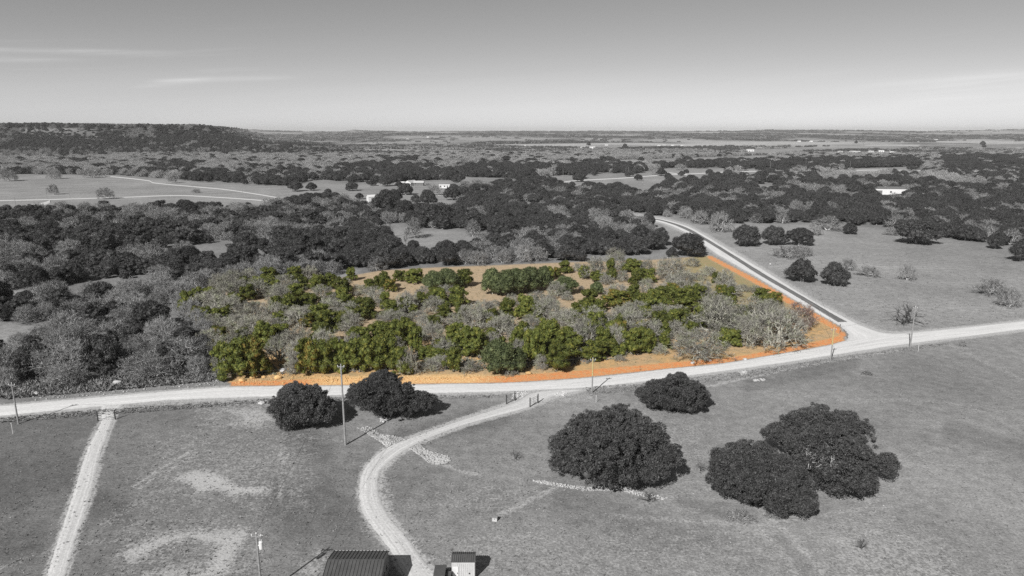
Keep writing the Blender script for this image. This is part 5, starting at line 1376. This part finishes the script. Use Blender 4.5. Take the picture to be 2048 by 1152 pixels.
for n, (x, y, s, lb) in enumerate(((484, 762, .7, 'leftmost ochre boulder at the foot of the lot'), (505, 757, .6, 'second ochre boulder from the left at the lot foot'), (516, 752, .55, 'ochre boulder just under the leftmost lot juniper'), (556, 757, .8, 'ochre boulder on the open bank below the shaded gap'), (565, 742, .8, 'pale boulder at the lower end of the shaded gap'), (527, 755, .5, 'low ochre boulder left of the open bank'), (1057, 748, .7, 'yellow boulder under the junipers in the front row'), (1230, 706, .6, 'white boulder between two front junipers'), (1490, 720, .5, 'white boulder at the road edge near the front leafless oak'), (1385, 727, .5, 'white stone at the road edge left of the bend'), (1420, 722, .4, 'small white stone right of the road edge stone'),
                                     (523, 808, .6, 'white boulder just left of the round oak'), (71, 788, .6, 'pale boulder on the bank at far left'), (235, 767, .9, 'flat grey boulder on the bank left of the lot'), (1487, 746, .5, 'dark-shadowed white boulder in the stone heap'))):
    r = np.random.default_rng(50 + n); X_, Y_, _ = G(x, y); v, f = icosphere(1)
    v = v * (1 + .3 * (r.random((len(v), 1)) - .5)) * np.array([s, s * .8, s * .55]); 
    o = obj('boulder', new_mesh('boulder', v, [tuple(map(int, t)) for t in f], [M['stone_lot'] if 'ochre' in lb or 'yellow' in lb else M['stone']]), label=lb, category='boulder', group='boulders along the road banks'); o.location = (X_, Y_, s * .3)
# dry brush and grass tufts
def tufts(name, poly, n, smin, smax, matn, label):
    r = np.random.default_rng(n); P_ = []; xs = [p[0] for p in poly]; ys = [p[1] for p in poly]
    while len(P_) < n:
        a = r.uniform(min(xs), max(xs), 900); b = r.uniform(min(ys), max(ys), 900); k = poly_sd(a, b, poly) > 0; P_ += list(zip(a[k], b[k]))
    P_ = np.array(P_[:n]); G_ = np.array([G(*p) for p in P_]); bl = 7
    s = (smin + (smax - smin) * r.random((n, 1)) ** 2)
    vs = []
    for j in range(bl):
        d = norm(np.c_[r.normal(size=(n, 2)), np.full(n, .9)]); sd_ = norm(np.cross(d, r.normal(size=(n, 3)))) * s * .22
        vs.append(np.stack([G_ - sd_, G_ + sd_, G_ + d * s], 1))
    V = np.concatenate(vs).reshape(-1, 3); fc = np.arange(len(V)).reshape(-1, 3)
    return obj(name, new_mesh(name, V, fc, [M[matn]]), kind='stuff', label=label, category='grass')
M['tuft_pale'] = mat('pale_dry_grass', .24, .95, .05, .3, 1)
M['tuft_lot'] = mat('tan_dry_grass', (.30, .25, .15), .95, .05, .3, 1)
tufts('grass_tufts', [(0, 845), (1050, 835), (1500, 770), (2048, 690), (2048, 1152), (0, 1152)], 9000, .08, .3, 'tuft_pale', 'short dry grass tufts over the near pasture')
tufts('grass_tufts', [(1460, 500), (2048, 510), (2048, 635), (1800, 655), (1700, 630)], 3000, .12, .45, 'tuft_pale', 'short dry grass tufts over the right-hand field')
tufts('verge_weeds', [(1170, 775), (1260, 770), (1480, 744), (1700, 712), (1900, 684), (1900, 690), (1700, 722), (1480, 758), (1180, 792)], 1500, .15, .5, 'tuft_pale', 'ragged dry weeds along the lower edge of the main road')
tufts('verge_weeds', [(0, 836), (200, 820), (540, 798), (700, 794), (1000, 790), (1000, 795), (540, 806), (0, 846)], 1500, .15, .5, 'tuft_pale', 'ragged dry weeds along the near edge of the main road')
tufts('dry_brush', [(0, 800), (0, 760), (200, 752), (420, 735), (458, 760), (300, 775)], 2600, .3, 1.2, 'twig_grey', 'tangled grey brush on the bank left of the lot')
tufts('lot_brush', [(470, 752), (700, 745), (1000, 742), (1110, 738), (1340, 700), (1560, 690), (1600, 660), (1500, 660), (1200, 690), (700, 720), (480, 735)], 2600, .2, .9, 'twig_lot', 'tangled pale brush under the trees along the lot front')
tufts('lot_grass', [(400, 610), (700, 560), (1000, 536), (1420, 516), (1560, 600), (1660, 665), (1400, 720), (1000, 740), (500, 740)], 9000, .12, .42, 'tuft_lot', 'short tan grass over the coloured lot')

# ------------------------------------------------------------------ air
hz = MB(); hz.box(-14000, -400, -12, 14000, 15500, 105)
M['air'] = bpy.data.materials.new('air'); M['air'].use_nodes = True
nt = M['air'].node_tree; nt.nodes.remove(nt.nodes['Principled BSDF'])
pv = node(nt, 'ShaderNodeVolumePrincipled'); pv.inputs['Color'].default_value = (.9, .9, .9, 1); pv.inputs['Density'].default_value = 5.5e-5
nt.links.new(pv.outputs[0], nt.nodes['Material Output'].inputs['Volume'])
hz.build('haze', M['air'], kind='stuff', label='thin pale haze over the whole valley')
